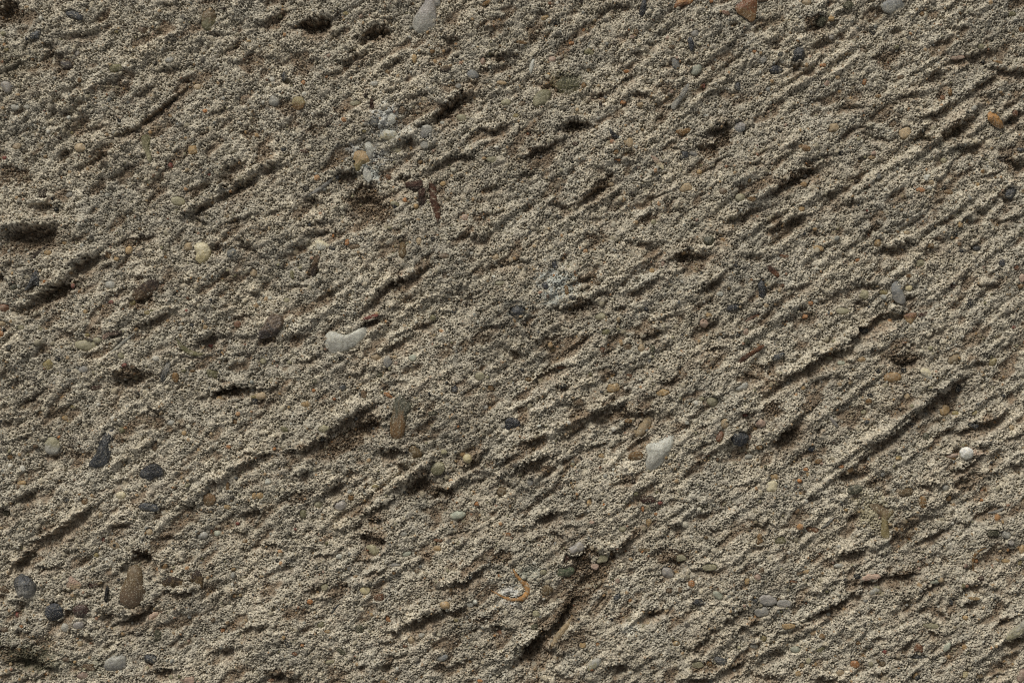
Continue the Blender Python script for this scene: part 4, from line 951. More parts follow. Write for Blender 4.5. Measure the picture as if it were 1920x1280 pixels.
STONES = """
A1 415 85 50 22 -20 slate .3 f
A1 370 365 40 28 -20 dkbrown .3 r
A1 40 485 34 27 -60 lilac .4 f
A1 85 600 26 17 0 palegrey .3 r
A1 150 597 20 13 0 palegrey .2 r
A1 450 452 12 16 0 amber .5 r
A1 640 380 38 22 20 olive .3 f
A1 945 335 26 17 5 palegrey .3 r
A1 450 825 32 26 0 tan .5 r
A1 1080 840 30 28 70 ochre .25 f
A1 953 923 14 16 40 red .6 r
A1 90 815 25 18 10 tan .3 r
A1 20 880 13 11 0 red .3 r
A1 990 1120 45 25 -5 khaki .2 r
A1 595 1085 14 11 0 white .4 r
A1 1100 485 22 16 10 tan .4 r
A1 640 170 11 9 0 yellow .3 r
A1 45 283 13 10 0 yellow .3 r
A1 785 160 24 18 0 brown .2 r
A1 1170 975 10 9 0 red .4 r
A1 740 240 20 12 -20 brown .2 f
A1 1150 625 14 11 0 orange .3 f
A1 380 1085 20 15 20 grey .3 r
A1 205 200 36 22 30 slate .2 f
A1 235 1078 20 28 0 dkbrown .3 f
A1 430 300 14 16 0 lilac .2 r
A1 400 740 9 9 0 yellow .3 r
A2 1005 15 26 22 20 grey .3 f
A2 500 75 16 11 0 yellow .4 r
A2 1285 22 26 13 20 amber .2 f
A2 1210 415 36 25 -15 bluegrey .5 r
A2 100 565 30 33 0 palegrey .4 r
A2 262 458 12 13 0 orange .5 r
A2 885 330 15 22 10 ochre .3 f
A2 735 402 14 12 0 amber .2 f
A2 1372 462 28 12 -5 ochre .4 r
A2 1395 570 28 17 10 khaki .4 r
A2 555 575 32 17 10 khaki .3 r
A2 492 670 15 13 -20 orange .6 r
A2 662 688 22 22 60 bluegrey .4 f
A2 780 835 28 14 -8 cream .5 r
A2 915 900 16 12 30 amber .5 r
A2 735 985 15 15 0 rust .4 f
A2 1042 1022 16 14 10 ochre .5 r
A2 832 1117 13 13 0 orange .5 r
A2 775 1138 28 15 -20 olive .4 r
A2 1165 1215 19 17 0 pink .4 r
A2 280 1055 18 16 40 black .3 f
A2 155 425 18 24 0 black .3 f
A2 985 290 15 12 0 amber .4 r
A2 660 470 25 15 10 palegrey .3 r
A2 1130 482 18 15 0 grey .4 r
A2 1145 655 28 20 -10 khaki .4 r
A2 1040 685 13 11 0 white .7 r
A2 1265 340 15 20 0 pink .4 r
A2 1316 890 28 18 0 khaki .3 r
A2 270 843 22 12 5 maroon .3 f
A2 405 685 14 18 -50 dkbrown .4 f
A2 1305 375 8 8 0 white .5 r
A2 605 735 11 9 0 yellow .3 r
A2 155 835 16 12 0 slate .3 r
A2 815 620 20 22 0 brown .2 f
A2 400 305 14 10 0 pink .2 r
A3 1022 190 24 19 30 grey .5 r
A3 915 355 34 22 -60 bluegrey .5 f
A3 1030 390 40 24 45 palegreen .3 r
A3 225 327 20 17 10 pink2 .7 r
A3 332 238 14 9 0 orange .5 f
A3 955 737 42 17 12 amber .4 f
A3 962 867 27 22 10 slate .4 f
A3 1015 860 24 20 -10 grey .3 f
A3 580 850 18 12 20 amber .4 f
A3 590 893 17 8 0 orange .4 f
A3 620 570 14 14 0 orange .5 f
A3 640 398 18 10 0 orange .4 r
A3 55 238 32 11 -5 amber .3 f
A3 707 938 13 10 0 maroon .4 r
A3 355 803 15 14 0 maroon .4 r
A3 1070 475 11 16 0 red .3 f
A3 650 797 26 28 0 tan .3 f
A3 970 1045 38 22 30 tan .3 f
A3 1270 1105 26 22 0 khaki .4 r
A3 1335 1115 26 14 0 amber .2 f
A3 265 1210 19 10 -5 navy .5 r
A3 1405 332 22 17 30 grey .4 f
A3 1047 960 15 13 0 ochre .4 r
A3 1175 1070 22 17 0 brown .4 r
A3 1195 72 26 13 -20 rust .4 r
A3 1112 8 11 9 0 orange .3 f
A3 1355 285 11 10 0 orange .4 r
A3 1125 380 13 15 0 brown .5 r
A3 215 20 18 9 0 rust .3 f
A3 185 95 22 12 30 ochre .3 f
A3 105 175 15 20 0 brown .2 f
A3 430 290 25 19 0 olive .3 f
A3 575 245 12 12 0 dkbrown .3 r
A3 245 128 18 11 -10 black .3 f
A3 693 180 14 16 0 brown .4 r
A3 890 265 18 13 0 brown .4 f
A3 55 580 20 14 10 brown .4 r
A3 22 645 18 11 10 yellow .3 r
A3 200 1212 9 8 0 black .4 r
A3 400 478 13 16 0 amber .3 f
A3 400 165 9 9 0 orange .3 r
A3 525 540 10 9 0 bluegrey .3 r
A3 1265 480 16 22 10 slate .2 f
A3 1350 705 8 7 0 black .4 r
A3 285 1030 12 10 0 black .4 r
A3 790 1240 14 16 0 khaki .4 r
A3 715 585 20 15 0 tan .4 r
A3 555 1025 18 12 0 tan .4 r
A3 495 590 9 24 10 dkbrown .4 f
A3 670 210 14 13 0 pink .3 r
A3 890 510 14 12 0 pink .3 r
A4 180 268 19 13 20 slate .5 f
A4 48 385 34 27 10 navy .4 f
A4 75 305 16 14 0 navy .3 f
A4 308 365 19 10 0 orange .6 r
A4 540 455 11 18 -10 orange .4 f
A4 977 545 14 15 0 rust .6 r
A4 1018 515 13 20 -10 amber .5 f
A4 740 432 20 12 20 brown .4 r
A4 857 80 15 13 0 amber .3 r
A4 1290 345 32 8 -15 amber .3 f
A4 330 463 16 17 -20 pink .5 r
A4 1377 632 18 19 0 rust .5 r
A4 210 830 26 18 -10 amber .5 r
A4 583 878 22 12 10 ochre .4 f
A4 845 1062 26 14 -10 orange .5 r
A4 1008 1072 28 14 -5 amber .5 r
A4 907 1020 15 14 0 tan .5 r
A4 185 1165 19 16 0 ochre .5 r
A4 1205 957 13 12 0 amber .4 r
A4 1175 1027 12 10 0 ochre .4 f
A4 1070 1255 15 15 0 ochre .3 f
A4 885 992 22 17 40 white .6 f
A4 1415 838 26 14 -5 black .6 r
A4 412 855 14 13 0 black .8 r
A4 370 712 32 25 20 tan .3 f
A4 765 740 40 30 40 tan .2 f
A4 700 690 26 14 50 brown .3 f
A4 610 985 16 18 0 grey .4 r
A4 1355 1075 34 28 60 slate .3 f
A4 590 180 15 14 0 black .4 f
A4 298 118 38 28 30 dkolive .3 f
A4 445 35 34 22 0 dkolive .2 f
A4 1190 260 20 16 0 khaki .5 r
A4 1365 77 22 13 0 olive .3 f
A4 1420 165 16 18 0 amber .3 r
A4 212 15 26 20 0 tan .3 r
A4 1055 322 38 11 5 pink .3 f
A4 1148 605 20 13 30 palegrey .5 r
A4 355 207 15 13 0 lilac .6 r
A4 720 262 14 14 0 olive .3 r
A4 785 213 13 9 0 slate .4 r
A4 555 1005 9 8 0 black .4 r
A4 985 1048 9 9 0 black .5 r
A4 985 895 18 14 0 khaki .3 r
A4 615 538 16 12 0 amber .3 r
A4 5 495 16 14 0 bluegrey .4 r
A4 510 775 13 11 0 khaki .4 r
A4 1165 850 16 10 0 brown .3 r
A4 1310 890 18 14 0 dkbrown .3 f
B1 1045 95 26 24 20 tan .3 f
B1 1295 130 32 20 30 bluegrey .3 f
B1 713 115 20 24 0 cream2 .3 r
B1 600 145 12 17 0 amber .5 f
B1 645 165 16 11 0 ochre .5 r
B1 925 155 11 10 0 amber .3 r
B1 407 315 12 14 0 red .5 r
B1 22 438 30 24 25 rust .6 r
B1 12 582 18 17 0 orange .5 r
B1 550 617 24 17 -5 khaki .6 r
B1 480 645 65 30 0 khaki .1 r
B1 270 755 28 26 40 yellow .3 f
B1 1320 530 21 20 0 rust .6 r
B1 1070 533 11 11 0 navy .5 r
B1 1168 650 13 10 0 red .4 f
B1 975 825 20 26 0 amber .4 f
B1 1180 805 32 22 -10 olive .4 f
B1 535 885 29 14 5 maroon .4 f
B1 700 757 15 12 30 red .3 f
B1 860 1217 16 27 -10 brown .4 f
B1 1277 1213 14 11 0 orange .4 r
B1 355 1052 18 14 10 ochre .3 f
B1 1310 1072 12 16 10 amber .4 f
B1 700 1105 11 9 0 orange .4 r
B1 1025 1137 15 12 0 ochre .5 r
B1 400 990 12 10 0 yellow .3 f
B1 1420 958 16 18 0 navy .4 f
B1 1415 935 16 10 0 yellow .4 f
B1 265 130 21 14 0 ochre .3 r
B1 355 73 13 10 0 ochre .3 r
B1 610 310 30 25 0 palegrey .2 r
B1 75 322 22 18 30 dkolive .4 r
B1 120 548 20 14 0 khaki .4 r
B1 492 590 14 11 0 yellow .3 r
B1 620 405 14 10 0 red .3 f
B1 680 1120 17 18 0 olive .5 r
B1 1410 240 22 22 0 tan .4 r
B1 820 465 16 13 0 yellow .4 r
B1 480 460 12 12 0 ochre .3 r
B1 1145 545 13 13 0 ochre .3 f
B1 65 660 13 14 0 slate .3 f
B1 320 725 18 14 -30 black .3 f
B1 385 785 15 11 0 slate .3 r
B1 680 705 16 20 30 khaki .3 r
B1 735 410 17 17 0 yellow .3 r
B1 465 780 30 22 0 grey .2 r
B1 660 585 45 15 22 dkbrown .3 f
B1 1065 790 16 9 0 amber .3 f
B1 950 1080 22 18 0 palegrey .2 r
B1 15 525 20 14 0 tan .3 r
B2 425 103 18 13 -20 navy .5 f
B2 508 73 13 17 0 orange .6 f
B2 545 97 32 14 10 brown .3 f
B2 817 115 48 20 90 khbrown .4 f
B2 1050 150 28 14 5 brown .5 r
B2 987 55 15 11 20 black .5 f
B2 910 65 15 19 10 tan .4 f
B2 200 255 11 27 10 olive .3 f
B2 670 712 28 19 0 tan .4 r
B2 875 717 22 18 0 palegreen .4 r
B2 735 738 26 25 40 grey .6 f
B2 775 712 14 10 0 tan .5 r
B2 782 747 10 10 0 pink .5 r
B2 1110 893 21 18 30 navy .7 f
B2 740 925 30 10 -30 orange .4 f
B2 280 975 26 15 0 ochre .3 f
B2 600 920 17 23 0 brown .3 f
B2 1310 885 18 16 0 amber .4 f
B2 985 1025 22 13 0 dkolive .3 f
B2 160 1115 24 16 0 olive .3 f
B2 380 1110 30 20 20 khaki .3 f
B2 75 382 11 10 0 white .7 r
B2 15 407 13 10 0 white .6 r
B2 1337 155 20 18 20 tan .4 r
B2 330 850 17 14 0 dkolive .4 r
B2 482 882 22 18 0 slate .3 r
B2 22 930 32 22 10 tan .3 r
B2 1240 517 8 11 0 white .6 r
B2 1105 460 14 10 0 slate .3 r
B2 985 493 16 18 0 olive .5 f
B2 1250 820 28 22 0 khaki .3 r
B2 35 735 16 20 60 khaki .4 r
B2 640 490 50 10 15 red .15 f
B2 170 395 16 12 0 khaki .4 r
B2 690 815 18 13 0 dkolive .3 r
B2 1360 300 25 14 0 khaki .3 r
B2 885 1240 42 33 -25 khbrown .3 f
B2 1380 1100 12 10 0 grey .3 r
B3 240 200 15 26 20 navy .5 f
B3 185 315 16 22 20 navy .3 f
B3 335 382 19 14 0 navy .3 f
B3 1235 437 40 19 15 black .5 r
B3 1162 360 20 15 0 white .6 r
B3 1075 522 24 24 -40 pink2 .4 f
B3 780 230 14 13 0 ochre .5 r
B3 1100 477 17 12 0 ochre .4 f
B3 722 662 20 22 0 tan .4 r
B3 785 667 13 21 0 dkolive .4 f
B3 565 885 36 26 10 ochre .3 f
B3 840 910 36 20 10 ochre .4 f
B3 650 1070 23 13 -5 amber .6 r
B3 655 820 17 15 0 rust .3 f
B3 1310 572 15 19 0 pink2 .5 r
B3 1160 1155 34 20 70 rust .5 r
B3 1325 1160 12 15 0 pink .6 r
B3 1378 1215 19 14 0 amber .5 r
B3 692 1265 45 24 10 amber .3 f
B3 1285 882 36 20 35 palegrey .3 f
B3 1120 960 32 28 0 khaki .4 r
B3 1185 1080 24 26 0 tan .3 f
B3 1100 62 32 27 0 dkolive .4 r
B3 1300 1037 16 9 0 red .2 f
B3 230 672 17 10 20 ochre .4 f
B3 305 340 11 24 10 amber .4 f
B3 495 485 32 20 10 khaki .3 r
B3 525 572 22 17 0 olive .4 f
B3 60 1005 30 14 0 brown .4 f
B3 372 962 30 20 0 brown .2 f
B3 735 1105 62 34 50 tan .3 f
B3 1387 1082 28 21 0 pink .4 f
B3 500 1262 16 12 0 ochre .4 r
B3 975 1077 13 11 0 white .4 r
B3 1265 587 13 13 0 slate .4 f
B3 1312 625 18 16 0 dkolive .4 f
B3 30 460 44 34 -10 slate .3 f
B3 1250 202 11 9 0 navy .5 r
B3 480 300 18 12 0 brown .3 f
B3 90 835 18 12 0 amber .2 f
B3 645 655 22 18 0 brown .2 f
B3 505 670 14 18 0 rust .2 f
B3 200 375 9 12 10 maroon .3 f
B3 1060 945 16 12 0 khaki .3 r
B3 595 555 12 10 0 khaki .3 r
B3 275 770 26 9 0 rust .3 f
B3 285 875 20 14 10 black .3 f
B3 1420 425 14 12 0 tan .3 r
B3 840 190 10 16 0 pink2 .3 f
B4 785 325 22 19 0 yellow2 .5 r
B4 650 350 24 14 10 yellow .4 f
B4 212 485 17 13 10 orange .5 f
B4 695 825 52 29 0 amber2 .4 r
B4 997 1010 33 27 40 ochre .6 r
B4 1055 1025 20 12 0 yellow .3 r
B4 1260 740 25 18 45 yellow .4 r
B4 563 960 18 16 0 amber .7 r
B4 545 565 27 17 10 black .5 f
B4 765 790 17 19 0 black .5 f
B4 570 925 18 12 0 black .4 f
B4 60 710 40 16 30 slate .4 f
B4 1030 1262 34 11 10 pink2 .4 r
B4 540 365 30 26 30 khaki .5 f
B4 420 455 38 20 -5 khaki .4 r
B4 850 188 28 22 30 khaki .5 f
B4 285 105 30 15 -10 ochre .4 f
B4 1385 215 16 15 0 rust .3 f
B4 1035 315 18 13 10 maroon .5 f
B4 1302 190 18 20 0 navy .4 f
B4 1375 547 12 10 0 red .5 r
B4 92 150 32 9 -8 rust .3 f
B4 520 725 25 16 0 ochre .4 r
B4 1040 722 42 22 42 tan .4 f
B4 245 1225 20 16 0 navy .3 f
B4 802 1085 28 8 0 black .3 f
B4 1150 1095 30 14 -10 navy .3 f
B4 885 1155 18 22 0 dkolive .4 r
B4 1360 1105 15 16 0 tan .4 r
B4 1155 1025 14 12 20 yellow .4 f
B4 540 1020 17 15 0 khaki .4 r
B4 240 412 15 12 0 orange .3 r
B4 200 885 16 11 0 ochre .4 r
B4 785 260 16 11 0 amber .4 f
B4 905 92 20 14 0 amber .3 f
B4 1165 105 22 17 0 slate .3 r
B4 1125 410 15 15 0 navy .4 f
B4 1418 272 16 25 0 pink .3 r
B4 725 1272 16 11 0 yellow .4 r
B4 770 20 17 11 0 tan .4 r
B4 1410 318 18 13 0 amber .3 f
B4 500 170 14 9 20 orange .3 f
B4 610 75 24 22 0 ochre .3 f
B4 865 475 28 12 10 maroon .3 f
B4 615 790 16 13 0 black .3 f
B4 410 745 22 14 0 palegreen .4 r
B4 1070 890 14 20 0 navy .3 f
B4 745 380 10 8 0 black .3 r
B4 270 400 14 10 0 palegrey .4 r
B4 905 880 14 10 0 cream .3 r
B4 350 720 18 10 0 khaki .3 r
B4 400 865 14 13 0 tan .3 r
B4 780 930 18 18 0 tan .4 r
B4 800 985 12 12 0 khaki .4 r
B4 1085 120 16 10 0 navy .3 f
C1 440 955 32 22 0 lilac .4 r
C1 365 970 21 24 0 palegrey .3 f
C1 922 627 19 13 0 amber .4 f
C1 515 738 28 13 5 maroon .4 f
C1 470 268 20 18 0 amber .4 r
C1 560 345 13 18 0 tan .4 r
C1 535 568 15 13 0 yellow .4 r
C1 115 165 24 12 10 ochre .3 f
C1 840 295 58 22 -8 slate .4 f
C1 675 232 28 20 0 cream .4 r
C1 850 908 38 15 42 pink2 .3 f
C1 1130 458 32 20 10 palegrey .5 r
C1 1207 450 20 18 0 palegreen .5 r
C1 875 1020 20 32 -5 dkolive .5 f
C1 835 1148 38 25 -10 slate .4 f
C1 490 1195 38 20 -20 brown .4 f
C1 460 1238 32 20 0 pink .4 r
C1 1265 300 19 13 0 ochre .4 f
C1 1270 182 10 26 0 amber .4 r
C1 120 963 11 9 0 orange .4 r
C1 572 482 8 14 0 red .4 f
C1 1235 992 13 11 0 orange .3 f
C1 660 705 11 9 0 navy .4 r
C1 25 760 24 20 0 brown .4 f
C1 725 955 8 8 0 white .7 r
C1 22 985 22 18 0 brown .3 r
C1 1050 1262 36 20 0 pink .4 f
C1 1365 492 15 11 0 amber .4 r
C1 1185 932 14 18 0 brown .4 r
C1 1420 235 14 22 0 ochre .4 r
C1 90 900 10 18 0 red .2 f
C1 30 335 22 15 0 dkolive .3 f
C1 365 262 16 12 0 slate .3 r
C1 1175 440 7 16 0 rust .3 f
C1 835 435 22 18 0 tan .3 r
C1 640 515 30 18 0 tan .2 f
C1 960 655 8 8 0 orange .4 r
C1 445 1045 8 8 0 white .7 r
C1 1300 645 13 10 0 ochre .3 r
C1 1305 795 14 12 0 amber .3 r
C1 370 1145 22 16 0 brown .3 r
C1 675 1185 28 20 0 grey .4 f
C1 955 1245 14 12 0 khaki .3 r
C1 50 20 18 14 0 amber .3 f
C2 1180 30 24 27 20 yellow2 .5 r
C2 1372 217 29 26 -10 khbrown .5 r
C2 68 157 17 18 0 white .6 f
C2 15 235 26 18 0 ochre .3 f
C2 470 290 36 28 30 lilac .4 f
C2 528 250 18 15 0 amber .4 f
C2 262 337 20 25 0 olive .4 r
C2 1230 283 13 12 0 orange .5 f
C2 1015 487 25 10 -5 rust .4 f
C2 1012 530 24 15 0 ochre .4 r
C2 302 825 16 14 0 orange .6 r
C2 832 1073 14 9 0 rust .5 f
C2 262 1065 10 9 0 orange .4 r
C2 220 1112 15 11 0 rust .4 f
C2 1408 450 14 11 0 orange .4 f
C2 1118 928 11 10 0 yellow .6 r
C2 823 447 21 16 0 palegrey .4 r
C2 465 573 18 13 0 white .5 f
C2 650 538 38 28 -30 khaki .4 f
C2 382 745 25 17 0 khaki .4 f
C2 610 762 28 22 0 yellow2 .3 r
C2 688 802 28 20 20 rust .3 f
C2 1057 842 28 23 -20 ochre .6 r
C2 185 1060 16 17 30 black .6 f
C2 1040 1140 34 17 15 bluegrey .5 r
C2 925 1015 19 13 10 palegrey .5 r
C2 475 1105 38 14 -30 dkolive .4 f
C2 715 1272 24 13 0 amber .4 f
C2 1125 345 45 24 10 palegreen .2 r
C2 580 980 22 20 0 dkolive .3 f
C2 770 660 11 12 0 amber .4 f
C2 900 655 14 13 0 brown .3 f
C2 520 640 14 14 0 grey .3 r
C2 1010 85 38 36 30 khaki .4 f
C2 1330 265 9 12 0 black .3 f
C2 1195 840 20 16 0 palegrey .4 r
C2 840 560 26 14 20 palegreen .3 r
C2 665 185 22 9 0 yellow .3 r
C2 520 215 12 14 0 white .4 r
C2 735 922 12 18 20 orange .2 f
C2 400 992 16 10 0 ochre .3 r
C2 360 955 22 16 0 olive .2 r
C2 410 1165 28 12 10 khaki .3 r
C2 770 620 40 10 0 grey .1 r
C2 80 1270 20 10 0 rust .2 f
C2 1195 1165 11 9 0 amber .3 r
C2 1250 1272 14 10 0 orange .3 f
C2 865 1040 20 22 0 tan .2 r
C2 345 285 24 20 0 khaki .2 r
C3 300 660 48 28 8 green .5 f
C3 193 762 32 28 45 khbrown .5 f
C3 508 588 42 20 28 khaki .5 f
C3 463 632 21 15 0 pink .6 f
C3 362 528 40 26 20 lilac .3 f
C3 305 585 14 22 -20 maroon .3 f
C3 765 387 15 26 -5 ochre .4 f
C3 615 417 22 17 0 khaki .3 r
C3 760 258 38 20 0 maroon .4 f
C3 828 277 14 11 0 red .5 r
C3 730 308 9 16 0 orange .4 f
C3 690 222 14 14 0 olive .4 r
C3 1380 478 18 26 -5 amber .4 f
C3 1392 650 14 21 0 brown .4 r
C3 1003 728 19 22 0 orange .5 f
C3 940 762 13 16 0 brown .5 r
C3 880 766 19 16 0 brown .5 r
C3 1370 687 20 18 0 pink2 .5 r
C3 1310 708 15 18 0 ochre .4 f
C3 1150 790 32 20 -40 palegreen .4 r
C3 1042 832 28 20 -20 black .5 f
C3 1398 888 50 24 10 grey .3 f
C3 478 1062 9 11 0 orange .4 f
C3 395 1070 20 16 0 ochre .3 f
C3 1100 1172 17 17 0 amber .5 f
C3 1160 1158 40 22 -20 slate .4 f
C3 1410 1035 16 20 0 yellow .4 r
C3 870 668 42 30 -45 lilac .4 r
C3 1105 635 42 20 5 khaki .4 f
C3 785 1192 12 10 0 brown .4 r
C3 135 892 23 18 0 khaki .4 f
C3 125 965 20 16 30 dkolive .4 f
C3 150 250 19 14 0 dkbrown .4 f
C3 500 15 17 12 0 ochre .4 r
C3 430 268 14 16 0 ochre .3 f
C3 1325 20 22 14 0 palegrey .4 f
C3 270 188 15 14 0 dkbrown .4 r
C3 945 585 28 18 0 khaki .3 f
C3 735 540 36 10 0 khbrown .3 f
C3 590 710 12 14 0 pink .4 f
C3 445 382 16 8 0 pink2 .3 r
C3 1035 1175 32 20 0 khaki .2 f
C3 1355 825 20 14 20 slate .3 f
C3 590 800 24 16 30 slate .3 f
C3 340 60 12 9 0 khaki .3 r
C3 1215 15 11 10 0 black .4 r
C3 1355 1080 26 12 -20 palegrey .3 f
C3 175 660 20 16 0 khaki .3 r
C3 100 160 20 22 10 grey .2 r
C3 915 1055 20 16 0 ochre .2 r
C3 805 340 10 9 0 orange .4 r
C4 485 200 48 26 20 dkolive .7 r
C4 860 270 20 38 10 amber .4 f
C4 770 215 42 22 10 khbrown .3 f
C4 22 182 34 30 0 cream .4 f
C4 35 130 26 14 0 ochre .2 f
C4 285 42 22 13 10 amber .4 f
C4 405 72 15 9 0 orange .4 f
C4 213 88 14 11 0 orange .4 f
C4 224 116 8 13 0 ochre .3 f
C4 305 1022 18 16 -10 amber .6 r
C4 505 1057 14 13 0 amber .4 f
C4 650 1103 12 13 0 red .5 f
C4 838 1082 25 21 -10 rust .6 f
C4 490 1180 25 22 -20 orange .9 r
C4 172 1232 18 15 0 ochre .4 r
C4 830 1242 18 18 0 ochre .4 f
C4 405 1225 23 19 0 tan .4 r
C4 195 1188 14 16 0 khbrown .4 r
C4 232 1162 14 18 0 khaki .5 r
C4 640 1175 19 14 0 khbrown .4 r
C4 1095 1228 17 21 0 yellow2 .3 f
C4 1180 1240 20 14 0 khbrown .4 f
C4 1185 693 17 15 0 maroon .7 r
C4 1355 495 18 16 -20 lilac .8 r
C4 1325 450 30 22 -20 palegrey .4 r
C4 1420 535 15 26 -10 ochre .5 r
C4 1160 598 13 12 0 orange .4 r
C4 1025 830 12 15 0 navy .4 f
C4 1145 805 36 9 -5 ochre .3 f
C4 1100 915 16 14 0 ochre .4 f
C4 1012 250 16 14 0 amber .3 f
C4 212 658 20 11 20 ochre .4 f
C4 170 668 20 10 10 brown .3 f
C4 140 713 22 9 -10 rust .3 f
C4 400 628 30 12 5 palegrey .4 r
C4 500 685 18 14 0 navy .4 f
C4 570 688 56 16 10 pink2 .3 f
C4 115 965 32 18 0 ochre .3 f
C4 730 25 16 13 0 yellow .4 r
C4 1415 1240 22 42 -20 pink .4 r
C4 70 485 34 20 0 olive .3 f
C4 805 455 30 12 20 brown .3 f
C4 910 960 42 16 -5 khaki .4 f
C4 250 425 38 14 -10 rust .15 f
C4 595 768 30 14 30 palegrey .3 f
C4 345 903 12 10 0 white .4 r
C4 545 822 12 9 0 bluegrey .3 r
C4 935 715 26 10 10 palegreen .3 f
C4 840 1135 42 12 0 slate .2 f
C4 995 1075 28 16 50 palegreen .3 r
C4 1250 440 28 20 0 dkolive .3 f
C4 640 115 12 14 0 bluegrey .4 r
C4 990 190 24 18 0 palegrey .3 r
C4 300 1095 28 14 20 olive .2 f
C4 750 425 9 12 0 amber .3 r
C4 160 1100 30 18 0 palegreen .2 r
C4 1020 20 34 9 -15 amber .3 f
C4 615 760 16 24 10 khaki .3 f
C4 215 430 9 9 0 white .4 r
C4 1330 600 22 12 0 ochre .2 f
C4 1410 610 12 16 0 yellow .3 f
"""
landmarks = []                    # (x, y, reference) in survey units
def tag(o, label, cat, group=None, kind=None):
    if label: o['label'] = label
    if cat: o['category'] = cat
    if group: o['group'] = group
    if kind: o['kind'] = kind
def local_level(cx, cy, r):
    i0, j0 = gidx(cx-r, cy-r); i1, j1 = gidx(cx+r, cy+r)
    blk = H[j0:j1+1, i0:i1+1]
    return float(np.percentile(blk, 70))
for hi, (t, poly, c1, c2, hh, fac, mk, name, cat, label, ref) in enumerate(HEROES):
    P = [tp(t, x, y) for x, y in poly]
    r_ = np.random.default_rng(1000+hi)
    (cx, cy), R = star_radius(P, 72)
    R = R*(1 + 0.015*shape_noise(np.stack([np.cos(np.arange(72)/72*6.283), np.sin(np.arange(72)/72*6.283), np.zeros(72)], 1), r_, 1, 7))
    rm = float(np.median(R)); Hz = max(0.42*rm, hh*0.9, 3.0)
    top = local_level(cx, cy, rm*0.9) + hh*0.9
    V, Q, T = blob((72, 30), R*1.06, Hz, r_, fac*2, 0.012 if fac < 4 else 0.03)
    V[:, 2] += shape_noise(V/rm*3, r_, 0.2 if mk in 'mq' else 0.6, 3.0)
    tz = top - V[:, 2].max()
    ca, cb = PAL[c1], PAL[c2 or c1]
    q = sstep(V[:, 1]/R.max() + shape_noise(V/rm*2.5, r_, .35, 2.0), -0.4, 0.5)[:, None]
    tint = ca*(1-q) + cb*q
    sp = shape_noise(V/rm*9, r_, 1, 3.0, 9)
    tint = tint*(1+0.16*sp)[:, None]
    if mk != 'q':
        dm = sstep(shape_noise(V/rm*7, r_, 1, 3.0, 8), 1.0, 1.6)[:, None]*0.6
        tint = tint*(1-dm) + PAL['cement']*dm
    Vw, loc = world_xyz(V, cx, cy, tz)
    carve(cx, cy, R*1.04, tz+V[:, 2].max(), Hz*0.9, 0.93)
    o = link(name, body_mesh(name, Vw, Q, T, tint, MATS[mk]), loc)
    tag(o, label, cat, 'stones and chips set in the concrete')
    if ref: landmarks.append((cx, cy, ref))
for hi, (t, pts, ws, c1, hh, mk, name, cat, label, ref) in enumerate(TUBES):
    P = np.array([tp(t, x, y) for x, y in pts]); wd = np.array(ws)*K
    r_ = np.random.default_rng(3000+hi)
    n = 8*(len(P)-1)+1; u = np.linspace(0, len(P)-1, n)
    X = np.interp(u, range(len(P)), P[:, 0]); Y = np.interp(u, range(len(P)), P[:, 1]); Wd = np.interp(u, range(len(P)), wd)
    for _ in range(3):
        X[1:-1] = (X[:-2]+2*X[1:-1]+X[2:])/4; Y[1:-1] = (Y[:-2]+2*Y[1:-1]+Y[2:])/4
    lv = np.array([HS[gidx(x, y)[1], gidx(x, y)[0]] for x, y in zip(X, Y)])
    for _ in range(6): lv[1:-1] = (lv[:-2]+2*lv[1:-1]+lv[2:])/4
    cx, cy, zc = X.mean(), Y.mean(), lv.mean()
    dx = np.gradient(X); dy = np.gradient(Y); dl = np.hypot(dx, dy); nx_, ny_ = -dy/dl, dx/dl
    m = 12; V = []; 
    endt = np.sin(np.clip(np.linspace(0, 1, n), 0.02, 0.98)*math.pi)**0.3
    for k in range(n):
        for a in np.arange(m)/m*2*math.pi:
            w = Wd[k]*endt[k]*(1+0.13*r_.normal()); h = max(hh, Wd[k])*endt[k]
            V.append((X[k]-cx+nx_[k]*w*math.cos(a), Y[k]-cy+ny_[k]*w*math.cos(a), lv[k]-zc+hh*0.75-h*0.75+h*0.8*math.sin(a)+0.25*r_.normal()))
    V = np.array(V); Q = []
    for k in range(n-1):
        for a in range(m):
            b_ = (a+1) % m; Q.append((k*m+a, k*m+b_, (k+1)*m+b_, (k+1)*m+a))
    V = np.vstack([V, V[:m].mean(0), V[-m:].mean(0)]); T = []
    for a in range(m):
        T.append((n*m, (a+1) % m, a)); T.append((n*m+1, (n-1)*m+a, (n-1)*m+(a+1) % m))
    tint = PAL[c1]*(1+0.22*shape_noise(V/4.0, r_, 1, 1.0))[:, None]
    dm = sstep(shape_noise(V/3.0, r_, 1, 1.0, 8), 0.6, 1.2)[:, None]*0.8; tint = tint*(1-dm) + PAL['cement']*dm
    for k in range(n):
        ci, cj = gidx(X[k], Y[k]); rr = max(1, int(Wd[k]*endt[k]/STEP*0.8))
        sl = (slice(max(0, cj-rr), cj+rr+1), slice(max(0, ci-rr), ci+rr+1))
        H[sl] = np.minimum(H[sl], lv[k]+hh*0.75-1.6)
    Vw, loc = world_xyz(V, cx, cy, zc)
    o = link(name, body_mesh(name, Vw, Q, T, np.clip(tint, 0, 1), MATS[mk]), loc)
    tag(o, label, cat, 'stones and chips set in the concrete')
    if ref: landmarks.append((cx, cy, ref))

